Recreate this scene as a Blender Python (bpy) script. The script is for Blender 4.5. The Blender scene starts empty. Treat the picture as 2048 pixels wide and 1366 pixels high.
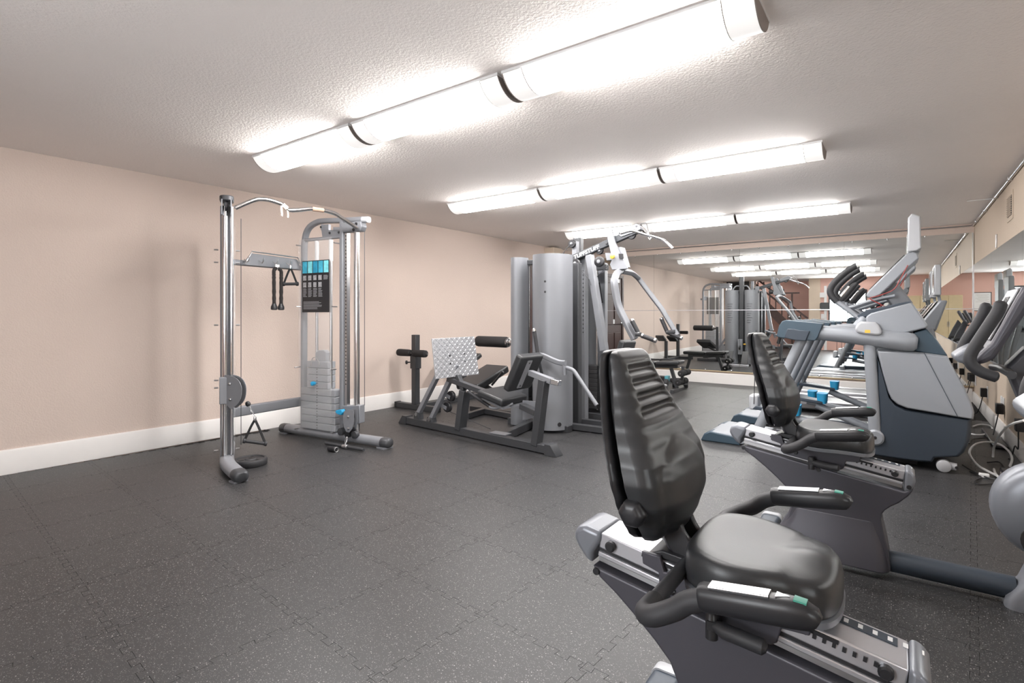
import bpy, bmesh, math, random
from mathutils import Vector, Matrix
random.seed(7)
SC = bpy.context.scene
COL = SC.collection
PI = math.pi
# ------------------------------------------------------------------ camera, world, exposure
FPX, CX, HY, CH = 1066.0, 1024.0, 630.0, 1.2
YAW = math.radians(36.2)
cd = bpy.data.cameras.new('camera')
cam = bpy.data.objects.new('camera', cd)
COL.objects.link(cam)
cam.location = (0, 0, CH)
cam.rotation_euler = (PI / 2, 0, YAW)
cd.sensor_width = 36.0
cd.lens = 36.0 * FPX / 2048.0
cd.shift_y = (HY - 683.0) / 2048.0
cd.clip_start = 0.02
SC.camera = cam
w = bpy.data.worlds.new('world')
SC.world = w
w.use_nodes = True
w.node_tree.nodes['Background'].inputs[0].default_value = (0.9, 0.95, 1.0, 1)
w.node_tree.nodes['Background'].inputs[1].default_value = 0.3
SC.view_settings.view_transform = 'Standard'
SC.view_settings.look = 'None'
SC.view_settings.gamma = 1.0
SC.view_settings.exposure = 0.55
SC.view_settings.use_curve_mapping = False
LAMP = 31.0

# ------------------------------------------------------------------ photo pixel -> place
FW = Vector((-math.sin(YAW), math.cos(YAW), 0))
RT = Vector((math.cos(YAW), math.sin(YAW), 0))
EYE = Vector((0, 0, CH))
MIRY = 9.65          # face of the mirrored wall
def ray(u, v):
    return FW + RT * ((u - CX) / FPX) + Vector((0, 0, (HY - v) / FPX))
def onz(u, v, z=0.0):
    d = ray(u, v); return EYE + d * ((z - CH) / d.z)
def onx(u, v, x):
    d = ray(u, v); return EYE + d * (x / d.x)
def ony(u, v, y):
    d = ray(u, v); return EYE + d * (y / d.y)
def onv(u, v, p0, p1):
    """on the upright plane through two ground points"""
    d = ray(u, v); n = Vector((-(p1[1] - p0[1]), p1[0] - p0[0], 0))
    return EYE + d * (n.dot(Vector((p0[0], p0[1], CH)) - EYE) / n.dot(d))
def inmir(u, v, y):
    """a thing seen in the mirrored wall that really stands at depth y"""
    p = ony(u, v, 2 * MIRY - y); return Vector((p.x, y, p.z))
def zm(ox, oy, s):
    return lambda x, y: (ox + x / s, oy + y / s)

# ------------------------------------------------------------------ materials
MATS = {}
def mat(name, col, rough=0.5, metal=0.0, var=0.06, vscale=14.0, bump=0.0, bscale=120.0, bdist=0.004,
        emit=None, estr=0.0, coat=0.0, spec=None):
    if name in MATS: return MATS[name]
    m = bpy.data.materials.new(name); m.use_nodes = True
    nt = m.node_tree; b = nt.nodes['Principled BSDF']
    tc = nt.nodes.new('ShaderNodeNewGeometry')
    nz = nt.nodes.new('ShaderNodeTexNoise'); nz.inputs['Scale'].default_value = vscale
    nz.inputs['Detail'].default_value = 4.0
    nt.links.new(tc.outputs['Position'], nz.inputs['Vector'])
    mx = nt.nodes.new('ShaderNodeMix'); mx.data_type = 'RGBA'
    c = Vector(col)
    mx.inputs[6].default_value = (*(c * (1 - var)), 1)
    mx.inputs[7].default_value = (*[min(1, k * (1 + var)) for k in c], 1)
    nt.links.new(nz.outputs['Fac'], mx.inputs[0])
    nt.links.new(mx.outputs[2], b.inputs['Base Color'])
    b.inputs['Roughness'].default_value = rough
    b.inputs['Metallic'].default_value = metal
    if spec is not None: b.inputs['Specular IOR Level'].default_value = spec
    if coat: b.inputs['Coat Weight'].default_value = coat
    if bump:
        n2 = nt.nodes.new('ShaderNodeTexNoise'); n2.inputs['Scale'].default_value = bscale
        n2.inputs['Detail'].default_value = 3.0
        nt.links.new(tc.outputs['Position'], n2.inputs['Vector'])
        bp = nt.nodes.new('ShaderNodeBump'); bp.inputs['Strength'].default_value = bump
        bp.inputs['Distance'].default_value = bdist
        nt.links.new(n2.outputs['Fac'], bp.inputs['Height'])
        nt.links.new(bp.outputs['Normal'], b.inputs['Normal'])
    if emit:
        b.inputs['Emission Color'].default_value = (*emit, 1)
        b.inputs['Emission Strength'].default_value = estr
    MATS[name] = m
    return m
def S(r, g, b):
    f = lambda c: (c / 255 / 12.92) if c / 255 <= 0.04045 else ((c / 255 + 0.055) / 1.055) ** 2.4
    return (f(r), f(g), f(b))

M_WALL = mat('beige_wall_paint', S(214, 197, 186), 0.75, var=0.03, vscale=2.0, bump=0.55, bscale=85, bdist=0.006)
M_WALLR = mat('cream_wall_paint', S(214, 197, 178), 0.75, var=0.03, vscale=2.0, bump=0.5, bscale=85, bdist=0.006)
M_PINK = mat('salmon_wall_paint', S(216, 176, 164), 0.75, var=0.03, vscale=2.0, bump=0.4, bscale=85, bdist=0.005)
M_CEIL = mat('ceiling_texture_paint', S(250, 243, 239), 0.85, var=0.02, vscale=3.0, bump=0.6, bscale=75, bdist=0.007)
M_TRIM = mat('white_trim_paint', S(232, 229, 226), 0.45, var=0.02)
M_SILVER = mat('silver_powder_coat', S(130, 132, 137), 0.45, 0.2, var=0.03, bump=0.06, bscale=900, bdist=0.001)
M_GREY = mat('grey_powder_coat', S(134, 136, 141), 0.42, 0.25, var=0.04)
M_DARKG = mat('charcoal_steel_paint', S(66, 67, 70), 0.42, 0.25, var=0.06)
M_CHROME = mat('chrome', (0.70, 0.70, 0.71), 0.16, 1.0, var=0.03)
M_STEEL = mat('brushed_steel', (0.6, 0.6, 0.61), 0.28, 1.0, var=0.05)
M_BLACK = mat('black_plastic', S(34, 34, 37), 0.42, var=0.1)
M_RUBBER = mat('black_rubber_grip', S(44, 44, 47), 0.6, var=0.1, bump=0.1, bscale=500, bdist=0.001)
M_VINYL = mat('black_vinyl', S(44, 45, 47), 0.42, var=0.08, bump=0.12, bscale=420, bdist=0.001)
M_FOAM = mat('black_foam', S(33, 32, 33), 0.8, var=0.1, bump=0.2, bscale=300, bdist=0.002)
M_ALU = mat('anodised_aluminium', S(205, 205, 210), 0.33, 0.75, var=0.03)
M_PLATE = mat('weight_plate_grey', S(150, 152, 156), 0.5, 0.1, var=0.05)
M_IRON = mat('cast_iron_black', S(52, 52, 54), 0.55, 0.2, var=0.12, bump=0.15, bscale=200, bdist=0.002)
M_YEL = mat('yellow_knob', S(228, 184, 62), 0.4)
M_CYAN = mat('cyan_plastic', S(38, 152, 200), 0.45, var=0.04)
M_WHITE = mat('white_plastic', S(226, 226, 226), 0.45, var=0.02)
M_BROWN = mat('dark_brown_wood', S(72, 50, 46), 0.5, var=0.15, vscale=8)
M_TAPE = mat('worn_tape', S(214, 198, 186), 0.8, var=0.12)
M_SHELLG = mat('trainer_shell_grey', S(142, 146, 152), 0.42, 0.15, var=0.02, bump=0.05, bscale=700, bdist=0.001)
M_SHELLB = mat('trainer_shell_slate', S(54, 63, 74), 0.45, 0.1, var=0.03, bump=0.05, bscale=700, bdist=0.001)
M_CAPB = mat('trainer_cap_slate', S(52, 70, 83), 0.42, 0.1, var=0.03)
M_BIKE = mat('bike_shell_grey', S(72, 71, 78), 0.4, 0.2, var=0.02, bump=0.05, bscale=700, bdist=0.001)
M_BIKEC = mat('bike_cap_grey', S(120, 123, 130), 0.36, 0.2, var=0.02)
M_BIKEL = mat('bike_light_grey', S(176, 178, 182), 0.42, 0.15, var=0.02)
M_STRAP = mat('black_webbing', S(30, 30, 31), 0.8)
M_TAN = mat('tan_cabinet', S(205, 186, 150), 0.6)
M_SEAM = mat('dark_gap', S(30, 29, 29), 0.8)
M_SCREEN = mat('dark_screen', S(26, 28, 31), 0.15)
M_LINE = mat('lamp_band_grey', S(150, 141, 136), 0.6)
M_ROPE = mat('black_rope', S(40, 36, 35), 0.85, var=0.25, vscale=160, bump=0.5, bscale=200, bdist=0.004)
M_GREEN = mat('green_badge', S(48, 130, 112), 0.4)
M_RED = mat('red_cord', S(150, 60, 56), 0.6)
M_LAMP = mat('lamp_diffuser', (0.9, 0.9, 0.9), 0.5, emit=(1.0, 0.972, 0.955), estr=LAMP)
M_LAMPC = mat('lamp_end_band', (0.6, 0.59, 0.58), 0.5, emit=(1.0, 0.97, 0.945), estr=0.5)

def rubber_floor():
    m = bpy.data.materials.new('flecked_rubber'); m.use_nodes = True
    nt = m.node_tree; b = nt.nodes['Principled BSDF']; L = nt.links.new
    g = nt.nodes.new('ShaderNodeNewGeometry')
    mp = nt.nodes.new('ShaderNodeMapping'); mp.inputs['Scale'].default_value = (1, 1, 0.0)
    L(g.outputs['Position'], mp.inputs['Vector'])
    big = nt.nodes.new('ShaderNodeTexNoise'); big.inputs['Scale'].default_value = 0.9; big.inputs['Detail'].default_value = 3
    L(mp.outputs[0], big.inputs['Vector'])
    base = nt.nodes.new('ShaderNodeMix'); base.data_type = 'RGBA'
    base.inputs[6].default_value = (*S(43, 43, 44), 1); base.inputs[7].default_value = (*S(52, 52, 53), 1)
    L(big.outputs['Fac'], base.inputs[0])
    prev = base.outputs[2]
    for sc_, thr, rad, colr in ((210, 0.62, 0.30, S(112, 110, 110)), (120, 0.84, 0.24, S(145, 142, 141))):
        vo = nt.nodes.new('ShaderNodeTexVoronoi'); vo.inputs['Scale'].default_value = sc_
        wrp = nt.nodes.new('ShaderNodeTexNoise'); wrp.inputs['Scale'].default_value = sc_ * 0.9
        L(mp.outputs[0], wrp.inputs['Vector'])
        ad = nt.nodes.new('ShaderNodeMixRGB'); ad.blend_type = 'ADD'; ad.inputs[0].default_value = 0.6 / sc_
        L(mp.outputs[0], ad.inputs[1]); L(wrp.outputs['Color'], ad.inputs[2])
        L(ad.outputs[0], vo.inputs['Vector'])
        lt = nt.nodes.new('ShaderNodeMath'); lt.operation = 'LESS_THAN'; lt.inputs[1].default_value = rad
        L(vo.outputs['Distance'], lt.inputs[0])
        sp = nt.nodes.new('ShaderNodeSeparateColor'); L(vo.outputs['Color'], sp.inputs[0])
        gt = nt.nodes.new('ShaderNodeMath'); gt.operation = 'GREATER_THAN'; gt.inputs[1].default_value = thr
        L(sp.outputs[0], gt.inputs[0])
        mu = nt.nodes.new('ShaderNodeMath'); mu.operation = 'MULTIPLY'
        L(lt.outputs[0], mu.inputs[0]); L(gt.outputs[0], mu.inputs[1])
        mx = nt.nodes.new('ShaderNodeMix'); mx.data_type = 'RGBA'
        L(mu.outputs[0], mx.inputs[0]); L(prev, mx.inputs[6]); mx.inputs[7].default_value = (*colr, 1)
        prev = mx.outputs[2]
    L(prev, b.inputs['Base Color'])
    b.inputs['Roughness'].default_value = 0.42
    b.inputs['Specular IOR Level'].default_value = 0.45
    n2 = nt.nodes.new('ShaderNodeTexNoise'); n2.inputs['Scale'].default_value = 220
    L(mp.outputs[0], n2.inputs['Vector'])
    bp = nt.nodes.new('ShaderNodeBump'); bp.inputs['Strength'].default_value = 0.35; bp.inputs['Distance'].default_value = 0.002
    L(n2.outputs['Fac'], bp.inputs['Height']); L(bp.outputs['Normal'], b.inputs['Normal'])
    return m
M_FLOOR = rubber_floor()
def mirror_mat():
    m = bpy.data.materials.new('silvered_mirror'); m.use_nodes = True
    b = m.node_tree.nodes['Principled BSDF']
    b.inputs['Base Color'].default_value = (0.86, 0.88, 0.87, 1)
    b.inputs['Metallic'].default_value = 1.0; b.inputs['Roughness'].default_value = 0.0
    return m
M_MIRROR = mirror_mat()
def acrylic():
    m = bpy.data.materials.new('clear_acrylic'); m.use_nodes = True
    nt = m.node_tree; nt.nodes.clear()
    o = nt.nodes.new('ShaderNodeOutputMaterial'); t = nt.nodes.new('ShaderNodeBsdfTransparent')
    d = nt.nodes.new('ShaderNodeBsdfDiffuse'); g = nt.nodes.new('ShaderNodeBsdfGlossy')
    d.inputs[0].default_value = (0.85, 0.86, 0.88, 1); g.inputs['Roughness'].default_value = 0.08
    m1 = nt.nodes.new('ShaderNodeMixShader'); m1.inputs[0].default_value = 0.09
    m2 = nt.nodes.new('ShaderNodeMixShader'); m2.inputs[0].default_value = 0.05
    nt.links.new(t.outputs[0], m1.inputs[1]); nt.links.new(d.outputs[0], m1.inputs[2])
    nt.links.new(m1.outputs[0], m2.inputs[1]); nt.links.new(g.outputs[0], m2.inputs[2])
    nt.links.new(m2.outputs[0], o.inputs['Surface'])
    return m
M_ACRYL = acrylic()

# ------------------------------------------------------------------ mesh builder
def catmull(pts, n=6):
    P = [Vector(p) for p in pts]
    if len(P) < 3: return P
    out = []
    for i in range(len(P) - 1):
        p0 = P[max(i - 1, 0)]; p1 = P[i]; p2 = P[i + 1]; p3 = P[min(i + 2, len(P) - 1)]
        for k in range(n):
            t = k / n
            out.append(0.5 * ((2 * p1) + (p2 - p0) * t + (2 * p0 - 5 * p1 + 4 * p2 - p3) * t * t + (3 * p1 - p0 - 3 * p2 + p3) * t ** 3))
    out.append(P[-1]); return out
def fillet(pts, r, n=5):
    P = [Vector(p) for p in pts]; out = [P[0]]
    for i in range(1, len(P) - 1):
        a, b, c = P[i - 1], P[i], P[i + 1]
        d1 = (a - b); d2 = (c - b); k = min(r, d1.length * 0.48, d2.length * 0.48)
        s = b + d1.normalized() * k; e = b + d2.normalized() * k
        for j in range(n + 1):
            t = j / n; out.append(s * (1 - t) ** 2 + b * 2 * t * (1 - t) + e * t * t)
    out.append(P[-1]); return out
def rrect(w_, h_, r, n=4):
    o = []
    for cx, cy, a0 in ((w_ / 2 - r, h_ / 2 - r, 0), (-w_ / 2 + r, h_ / 2 - r, 90), (-w_ / 2 + r, -h_ / 2 + r, 180), (w_ / 2 - r, -h_ / 2 + r, 270)):
        for k in range(n + 1):
            a = math.radians(a0 + 90 * k / n); o.append((cx + r * math.cos(a), cy + r * math.sin(a)))
    return o
def circ(r, n=14, ry=None):
    return [(r * math.cos(2 * PI * k / n), (ry or r) * math.sin(2 * PI * k / n)) for k in range(n)]
def V(*a): return Vector(a)
def spline2(pts, n=5):
    return [tuple(p.xy) for p in catmull([Vector((p[0], p[1], 0)) for p in pts], n)]

class MB:
    def __init__(s): s.v = []; s.f = []
    def add(s, vs, fs):
        o = len(s.v); s.v += [Vector(v) for v in vs]; s.f += [tuple(i + o for i in f) for f in fs]; return s
    def box(s, c, sz, rot=None):
        c = Vector(c); h = Vector(sz) / 2
        vs = [Vector((x * h.x, y * h.y, z * h.z)) for z in (-1, 1) for y in (-1, 1) for x in (-1, 1)]
        if rot is not None: vs = [rot @ v for v in vs]
        return s.add([c + v for v in vs], [(0, 2, 3, 1), (4, 5, 7, 6), (0, 1, 5, 4), (2, 6, 7, 3), (0, 4, 6, 2), (1, 3, 7, 5)])
    def bx(s, x0, x1, y0, y1, z0, z1):
        return s.box(((x0 + x1) / 2, (y0 + y1) / 2, (z0 + z1) / 2), (abs(x1 - x0), abs(y1 - y0), abs(z1 - z0)))
    def loft(s, rings, cap=True):
        n = len(rings[0]); vs = [p for r in rings for p in r]; fs = []
        for i in range(len(rings) - 1):
            for j in range(n):
                k = (j + 1) % n
                fs.append((i * n + j, i * n + k, (i + 1) * n + k, (i + 1) * n + j))
        if cap:
            fs.append(tuple(range(n))[::-1]); fs.append(tuple((len(rings) - 1) * n + j for j in range(n)))
        return s.add(vs, fs)
    def sweep(s, pts, prof, up=(0, 0, 1), scale=None, cap=True):
        P = [Vector(p) for p in pts]; up = Vector(up); rings = []
        for i, p in enumerate(P):
            t = (P[min(i + 1, len(P) - 1)] - P[max(i - 1, 0)]).normalized()
            if i == 0:
                sd = t.cross(up)
                if sd.length < 1e-3: sd = t.cross(Vector((1, 0, 0)))
                sd.normalize()
            else:
                sd = sd - t * sd.dot(t); sd.normalize()
            u2 = sd.cross(t).normalized(); k = scale[i] if scale else 1
            rings.append([p + sd * (a * k) + u2 * (b * k) for a, b in prof])
        return s.loft(rings, cap)
    def tube(s, pts, r, n=12, scale=None): return s.sweep(pts, circ(r, n), scale=scale)
    def beam(s, a, b, w_, h_, r=None, up=(0, 0, 1)):
        return s.sweep([a, b], [(w_ / 2, h_ / 2), (-w_ / 2, h_ / 2), (-w_ / 2, -h_ / 2), (w_ / 2, -h_ / 2)] if not r else rrect(w_, h_, r), up=up)
    def prism(s, outl, off):
        o = [Vector(p) for p in outl]; off = Vector(off); n = len(o)
        return s.add(o + [p + off for p in o], [tuple(range(n))[::-1], tuple(range(n, 2 * n))] + [(i, (i + 1) % n, n + (i + 1) % n, n + i) for i in range(n)])
    def lathe(s, c, ax, prof, n=20):
        ax = Vector(ax).normalized(); c = Vector(c)
        a = ax.cross(Vector((0, 0, 1)))
        if a.length < 1e-3: a = Vector((1, 0, 0))
        a.normalize(); b = ax.cross(a)
        return s.loft([[c + ax * t + (a * math.cos(2 * PI * k / n) + b * math.sin(2 * PI * k / n)) * max(r, 1e-4) for k in range(n)] for t, r in prof])
    def cyl(s, c, ax, r, l, n=20): return s.lathe(c, ax, [(-l / 2, r), (l / 2, r)], n)
    def build(s, name, m, parent=None, bevel=0.0, seg=2, ang=38, sub=0, loc=None):
        base = Vector(loc) if loc is not None else WORLD(parent)
        me = bpy.data.meshes.new(name)
        me.from_pydata([tuple(v - base) for v in s.v], [], s.f)
        bm = bmesh.new(); bm.from_mesh(me); bmesh.ops.recalc_face_normals(bm, faces=bm.faces); bm.to_mesh(me); bm.free()
        me.polygons.foreach_set('use_smooth', [True] * len(me.polygons))
        me.set_sharp_from_angle(angle=math.radians(ang))
        me.materials.append(m)
        o = bpy.data.objects.new(name, me); COL.objects.link(o)
        if parent: o.parent = parent
        elif loc is not None: o.location = base
        if bevel:
            b = o.modifiers.new('bevel', 'BEVEL'); b.width = bevel; b.segments = seg; b.limit_method = 'ANGLE'
            b.angle_limit = math.radians(40); b.use_clamp_overlap = True
        if sub:
            b = o.modifiers.new('sub', 'SUBSURF'); b.levels = b.render_levels = sub
        return o
def WORLD(o):
    p = Vector((0, 0, 0))
    while o is not None: p += o.location; o = o.parent
    return p
def tag(o, label=None, cat=None, group=None, kind=None):
    if label: o['label'] = label
    if cat: o['category'] = cat
    if group: o['group'] = group
    if kind: o['kind'] = kind
    return o
def thing(name, label, cat, loc, group=None):
    o = bpy.data.objects.new(name, None); COL.objects.link(o); o.location = loc
    o.empty_display_size = 0.1
    return tag(o, label, cat, group)
def solo(mb, name, m, label, cat, group=None, **k):
    zs = min(v.z for v in mb.v); cx = sum(v.x for v in mb.v) / len(mb.v); cy = sum(v.y for v in mb.v) / len(mb.v)
    return tag(mb.build(name, m, None, loc=(cx, cy, zs), **k), label, cat, group)
def copy_tree(o, parent=None):
    c = o.copy(); COL.objects.link(c); c.parent = parent
    for ch in o.children: copy_tree(ch, c)
    return c
def struct(mb, name, m, parent=None, **k):
    o = mb.build(name, m, parent, **k)
    if parent is None: o['kind'] = 'structure'
    return o

# ------------------------------------------------------------------ the room
H = 2.46
YB = -1.8                      # wall behind the camera
YM = 9.69                      # wall that carries the big mirror
XR = 0.80
def xl(y): return -5.465 + 0.0192 * (y - 0.0)
XL0, XL1 = xl(YB), xl(YM)
XLX, XLY = xl(YB - 1.6), xl(YM + .1)
# subfloor + interlocking rubber tiles
fl = struct(MB().bx(XL0 - 0.1, XR + 0.1, YB - 1.6, YM + 0.1, -0.06, -0.012), 'floor', M_SEAM)
tag(fl, 'dark rubber gym floor of interlocking flecked tiles', 'floor')
TS, NT = 0.50, 5
def tile_outline():
    gap = 0.0007; per = TS / NT; d = 0.026
    def edge(sgn):
        """one side from 0 to TS: dovetail tabs; (along, out)"""
        pts = []
        for k in range(NT):
            a = k * per
            pts += [(a + per * 0.27, -d / 2), (a + per * 0.22, d / 2), (a + per * 0.78, d / 2), (a + per * 0.73, -d / 2)]
        return pts
    E_ = edge(1)
    q = d / 2
    out = [(-q, -q)] + [(x, o) for x, o in E_]                 # y=0 side: hollow where the neighbour's tabs enter
    out += [(TS - q, -q)] + [(TS + o, y) for y, o in E_]
    out += [(TS - q, TS - q)] + [(x, TS + o) for x, o in reversed(E_)]
    out += [(-q, TS - q)] + [(o, y) for y, o in reversed(E_)]
    # shrink a hair for the joint
    n = len(out); res = []
    area = sum(out[i][0] * out[(i + 1) % n][1] - out[(i + 1) % n][0] * out[i][1] for i in range(n))
    sg = 1 if area > 0 else -1
    for i in range(n):
        a, b, c = Vector(out[i - 1]), Vector(out[i]), Vector(out[(i + 1) % n])
        d1 = (b - a).normalized(); d2 = (c - b).normalized()
        n1 = Vector((-d1.y, d1.x)) * sg; n2 = Vector((-d2.y, d2.x)) * sg
        q = n1 + n2; q = q / max(0.35, 1 + n1.dot(n2)); res.append(b + q * gap)
    return res
ol = tile_outline()
mb = MB().prism([(p.x, p.y, -0.012) for p in ol], (0, 0, 0.012))
TROT = math.radians(-4.6)
proto = None
tx, ty = Vector((math.cos(TROT), math.sin(TROT))), Vector((-math.sin(TROT), math.cos(TROT)))
org = Vector((-2.9, 1.277))
me_tile = None
for j in range(-8, 19):
    for i in range(-7, 10):
        c = org + tx * ((i + 0.5) * TS) + ty * ((j + 0.5) * TS)
        if not (xl(c.y) - 0.1 < c.x < XR + 0.12 and YB - 0.1 < c.y < YM + 0.1): continue
        if me_tile is None:
            o = mb.build('rubber_tile', M_FLOOR, fl); me_tile = o.data
        else:
            o = bpy.data.objects.new('rubber_tile', me_tile); COL.objects.link(o); o.parent = fl
        p = org + tx * (i * TS) + ty * (j * TS)
        o.location = (p.x, p.y, 0); o.rotation_euler = (0, 0, TROT)
c_ = struct(MB().bx(XL0 - 0.3, XR + 0.3, YB - 1.7, YM + 0.2, H, H + 0.1), 'ceiling', M_CEIL)
tag(c_, 'pale beige ceiling with knockdown texture', 'ceiling')
wl = struct(MB().prism([(XLX, YB - 1.6, -.06), (XLY, YM + 0.1, -.06), (XLY, YM + .1, H), (XLX, YB - 1.6, H)], (-0.12, 0, 0)), 'wall_left', M_WALL)
tag(wl, 'long beige textured wall on the left', 'wall')
wm = struct(MB().bx(XL1 - 0.1, XR + 0.1, YM, YM + 0.1, -.06, H), 'wall_back', M_WALL)
tag(wm, 'beige end wall behind the big mirror', 'wall')
wr = struct(MB().bx(XR, XR + 0.1, YB - 1.6, YM + 0.1, -.06, H), 'wall_right', M_WALLR)
tag(wr, 'cream textured wall above and below the side mirror', 'wall')
def baseboard(name, a, b, inward, hgt, label, th=0.018):
    a = Vector((*a, 0)); b = Vector((*b, 0)); n = Vector((*inward, 0)).normalized()
    o = MB()
    prof = [(0, 0.0), (th, 0.0), (th, hgt - 0.012), (th * 0.55, hgt), (0, hgt)]
    ra = [a + n * p + V(0, 0, q) for p, q in prof]; rb = [b + n * p + V(0, 0, q) for p, q in prof]
    o.loft([ra, rb]); q = struct(o, name, M_TRIM); return tag(q, label, 'baseboard')
BH = 0.185
baseboard('baseboard_left', (XL0, YB), (XL1 - 0.0, YM), (1, 0), BH, 'white baseboard along the left wall')
baseboard('baseboard_back', (XL1 + .02, YM), (XR - .02, YM), (0, -1), 0.185, 'white baseboard under the big mirror', th=0.03)
baseboard('baseboard_right', (XR, YB), (XR, YM), (-1, 0), 0.15, 'white baseboard under the wall outlets on the right')
# mirrored walls: each pane its own piece
m1 = thing('wall_mirror', 'large mirror of eight panes covering the end wall', 'mirror', (-2.2, YM, 0.225))
zs = [0.225, 1.285, 2.335]; xs = [XL1 + 0.015, -3.76, -2.24, -0.72, XR - 0.004]
for i in range(4):
    for j in range(2):
        MB().bx(xs[i] + .0012, xs[i + 1] - .0012, MIRY, YM - .001, zs[j] + .002, zs[j + 1] - .002).build('mirror_pane', M_MIRROR, m1)
MB().bx(xs[0], xs[4], MIRY - 0.004, MIRY, 1.280, 1.290).build('seam_strip', M_ALU, m1)
MB().bx(xs[0], xs[4], MIRY - 0.006, YM - .001, 0.212, 0.225).build('bottom_channel', M_TAN, m1)
for k in range(14):
    x = xs[0] + 0.25 + k * 0.44
    for z_ in (0.235, 2.325):
        MB().lathe((x, MIRY - 0.006, z_), (0, -1, 0), [(0, .012), (.006, .012), (.010, .006)], 10).build('mirror_clip', M_CHROME, m1)
m2 = thing('wall_mirror', 'side mirror along the right wall above the outlets', 'mirror', (XR, 5, 0.70))
ys = [YB + 0.3, -0.35, 1.2, 2.75, 4.3, 5.95, 7.8, MIRY - 0.006]
for i in range(len(ys) - 1):
    MB().bx(XR - .012, XR - .001, ys[i] + .0015, ys[i + 1] - .0015, 0.70, 1.885).build('mirror_pane', M_MIRROR, m2)
MB().bx(XR - .016, XR - .001, ys[0], ys[-1], 0.686, 0.699).build('bottom_channel', M_ALU, m2)
MB().bx(XR - .02, XR - .0125, MIRY - .03, MIRY - .012, 0.70, 2.33).build('corner_strip', M_STEEL, m2)
# ------------------------------------------------------------------ ceiling lamps (nine wraparound fixtures)
def make_lamp(x0, y, label):
    L_, W_, D_ = 1.215, 0.285, 0.098
    t = thing('ceiling_lamp', label, 'lamp', (x0, y, H), 'wraparound ceiling lamps')
    def prof(k, n=14, top=0.0):
        d = D_ - .010; R = (W_ * W_ / 4 + d * d) / (2 * d); am = math.asin(W_ / 2 / R)
        return [(R * k * math.sin(am - 2 * am * i / n), -.010 - k * (R * math.cos(am - 2 * am * i / n) - (R - d))) for i in range(n + 1)]
    def body(xa, xb, k):
        return MB().loft([[V(xa, y + a, H - 0.004 + b) for a, b in prof(k)], [V(xb, y + a, H - 0.004 + b) for a, b in prof(k)]])
    cap = 0.125
    MB().bx(x0, x0 + L_, y - W_ / 2 - .006, y + W_ / 2 + .006, H - 0.014, H - 0.0005).build('mounting_pan', M_WHITE, t)
    body(x0 + cap, x0 + L_ - cap, 0.985).build('diffuser', M_LAMP, t)
    body(x0 + .006, x0 + cap, 1.0).build('end_band', M_LAMPC, t)
    body(x0 + L_ - cap, x0 + L_ - .006, 1.0).build('end_band', M_LAMPC, t)
    for xx in (x0, x0 + cap - .003, x0 + L_ - cap - .003, x0 + L_ - .006):
        body(xx, xx + .004, 1.008).build('trim_ring', M_LINE, t)
    return t
row_n = ['nearest the camera', 'in the middle of the room', 'nearest the mirrored end wall']
col_n = ['on the beige wall side', 'at the centre of its row', 'on the exercise machine side']
for r_, (y, xs0) in enumerate(((2.335, -4.15), (4.56, -4.14), (7.15, -4.14))):
    for c in range(3):
        make_lamp(xs0 + c * (1.240 if r_ == 0 else 1.231), y, 'white ceiling lamp %s, row %s' % (col_n[c], row_n[r_]))

# ------------------------------------------------------------------ wall behind the camera (seen in the mirrors)
SX0, SX1 = -4.35, -2.62            # stairwell opening
tag(struct(MB().bx(XL0 - .1, SX0, YB - .12, YB, -.06, H), 'wall_front', M_WALL), 'beige wall beside the stairwell', 'wall')
tag(struct(MB().bx(SX1 + 0.35, XR + .1, YB - .12, YB, -.06, H), 'wall_front', M_PINK), 'salmon pink wall with notices', 'wall')
tag(struct(MB().bx(SX1, SX1 + 0.35, YB - .14, YB + 0.03, -.06, H), 'wall_front', M_WALLR), 'cream pier beside the stairwell', 'wall')
tag(struct(MB().bx(XL0 - .1, SX1 + .3, YB - 1.62, YB - 1.5, -.06, H), 'wall_front', M_PINK), 'salmon pink wall of the stairwell', 'wall')
st = thing('staircase', 'dark brown staircase with open railing climbing to the left', 'staircase', (SX1 - .1, YB - 0.6, 0))
nst = 11
for k in range(nst):
    x = SX1 - .08 - k * 0.17; z = 0.18 * (k + 1)
    MB().bx(x - .19, x, YB - 1.1, YB - .22, z - .035, z).build('tread', M_BROWN, st, bevel=.005)
    MB().bx(x - .02, x, YB - 1.1, YB - .22, z - .18, z - .035).build('riser', M_BROWN, st)
MB().prism([(SX1 - .05, YB - .21, 0.0), (SX1 - .05, YB - .21, .30), (SX1 - 1.75, YB - .21, 2.12), (SX1 - 1.75, YB - .21, 1.72), (SX1 - 0.2, YB - .21, 0.0)], (0, .05, 0)).build('stringer', M_BROWN, st)
for dz in (0.62, 0.85):
    MB().beam((SX1 - .05, YB - .16, .22 + dz), (SX1 - 1.75, YB - .16, 2.05 + dz - .34), .05, .06).build('handrail', M_BROWN, st)
for k in range(9):
    x = SX1 - .08 - k * 0.2; z = .2 + k * 0.2
    MB().bx(x - .018, x + .018, YB - .18, YB - .145, z, min(z + .82, H - .02)).build('baluster', M_BROWN, st)
MB().beam((SX1 - 1.05, YB - .05, 1.98), (SX1 - .3, YB - .05, 1.98), .04, .05).build('upper_rail', M_BROWN, st)
MB().bx(SX1 - .56, SX1 - .51, YB - .075, YB - .025, .0, 1.96).build('newel_post', M_BROWN, st)
sl = thing('stairwell_lamp', 'round white lamp on the stairwell ceiling', 'lamp', (-4.85, YB - .8, H))
MB().lathe(V(-4.85, YB - .8, H - .0005), (0, 0, -1), [(0, .15), (.02, .15), (.025, .14)], 24).build('base', M_WHITE, sl)
MB().lathe(V(-4.85, YB - .8, H - .026), (0, 0, -1), [(0, .14), (.05, .125), (.09, .08), (.10, .01)], 24).build('globe', M_LAMP, sl)
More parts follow.
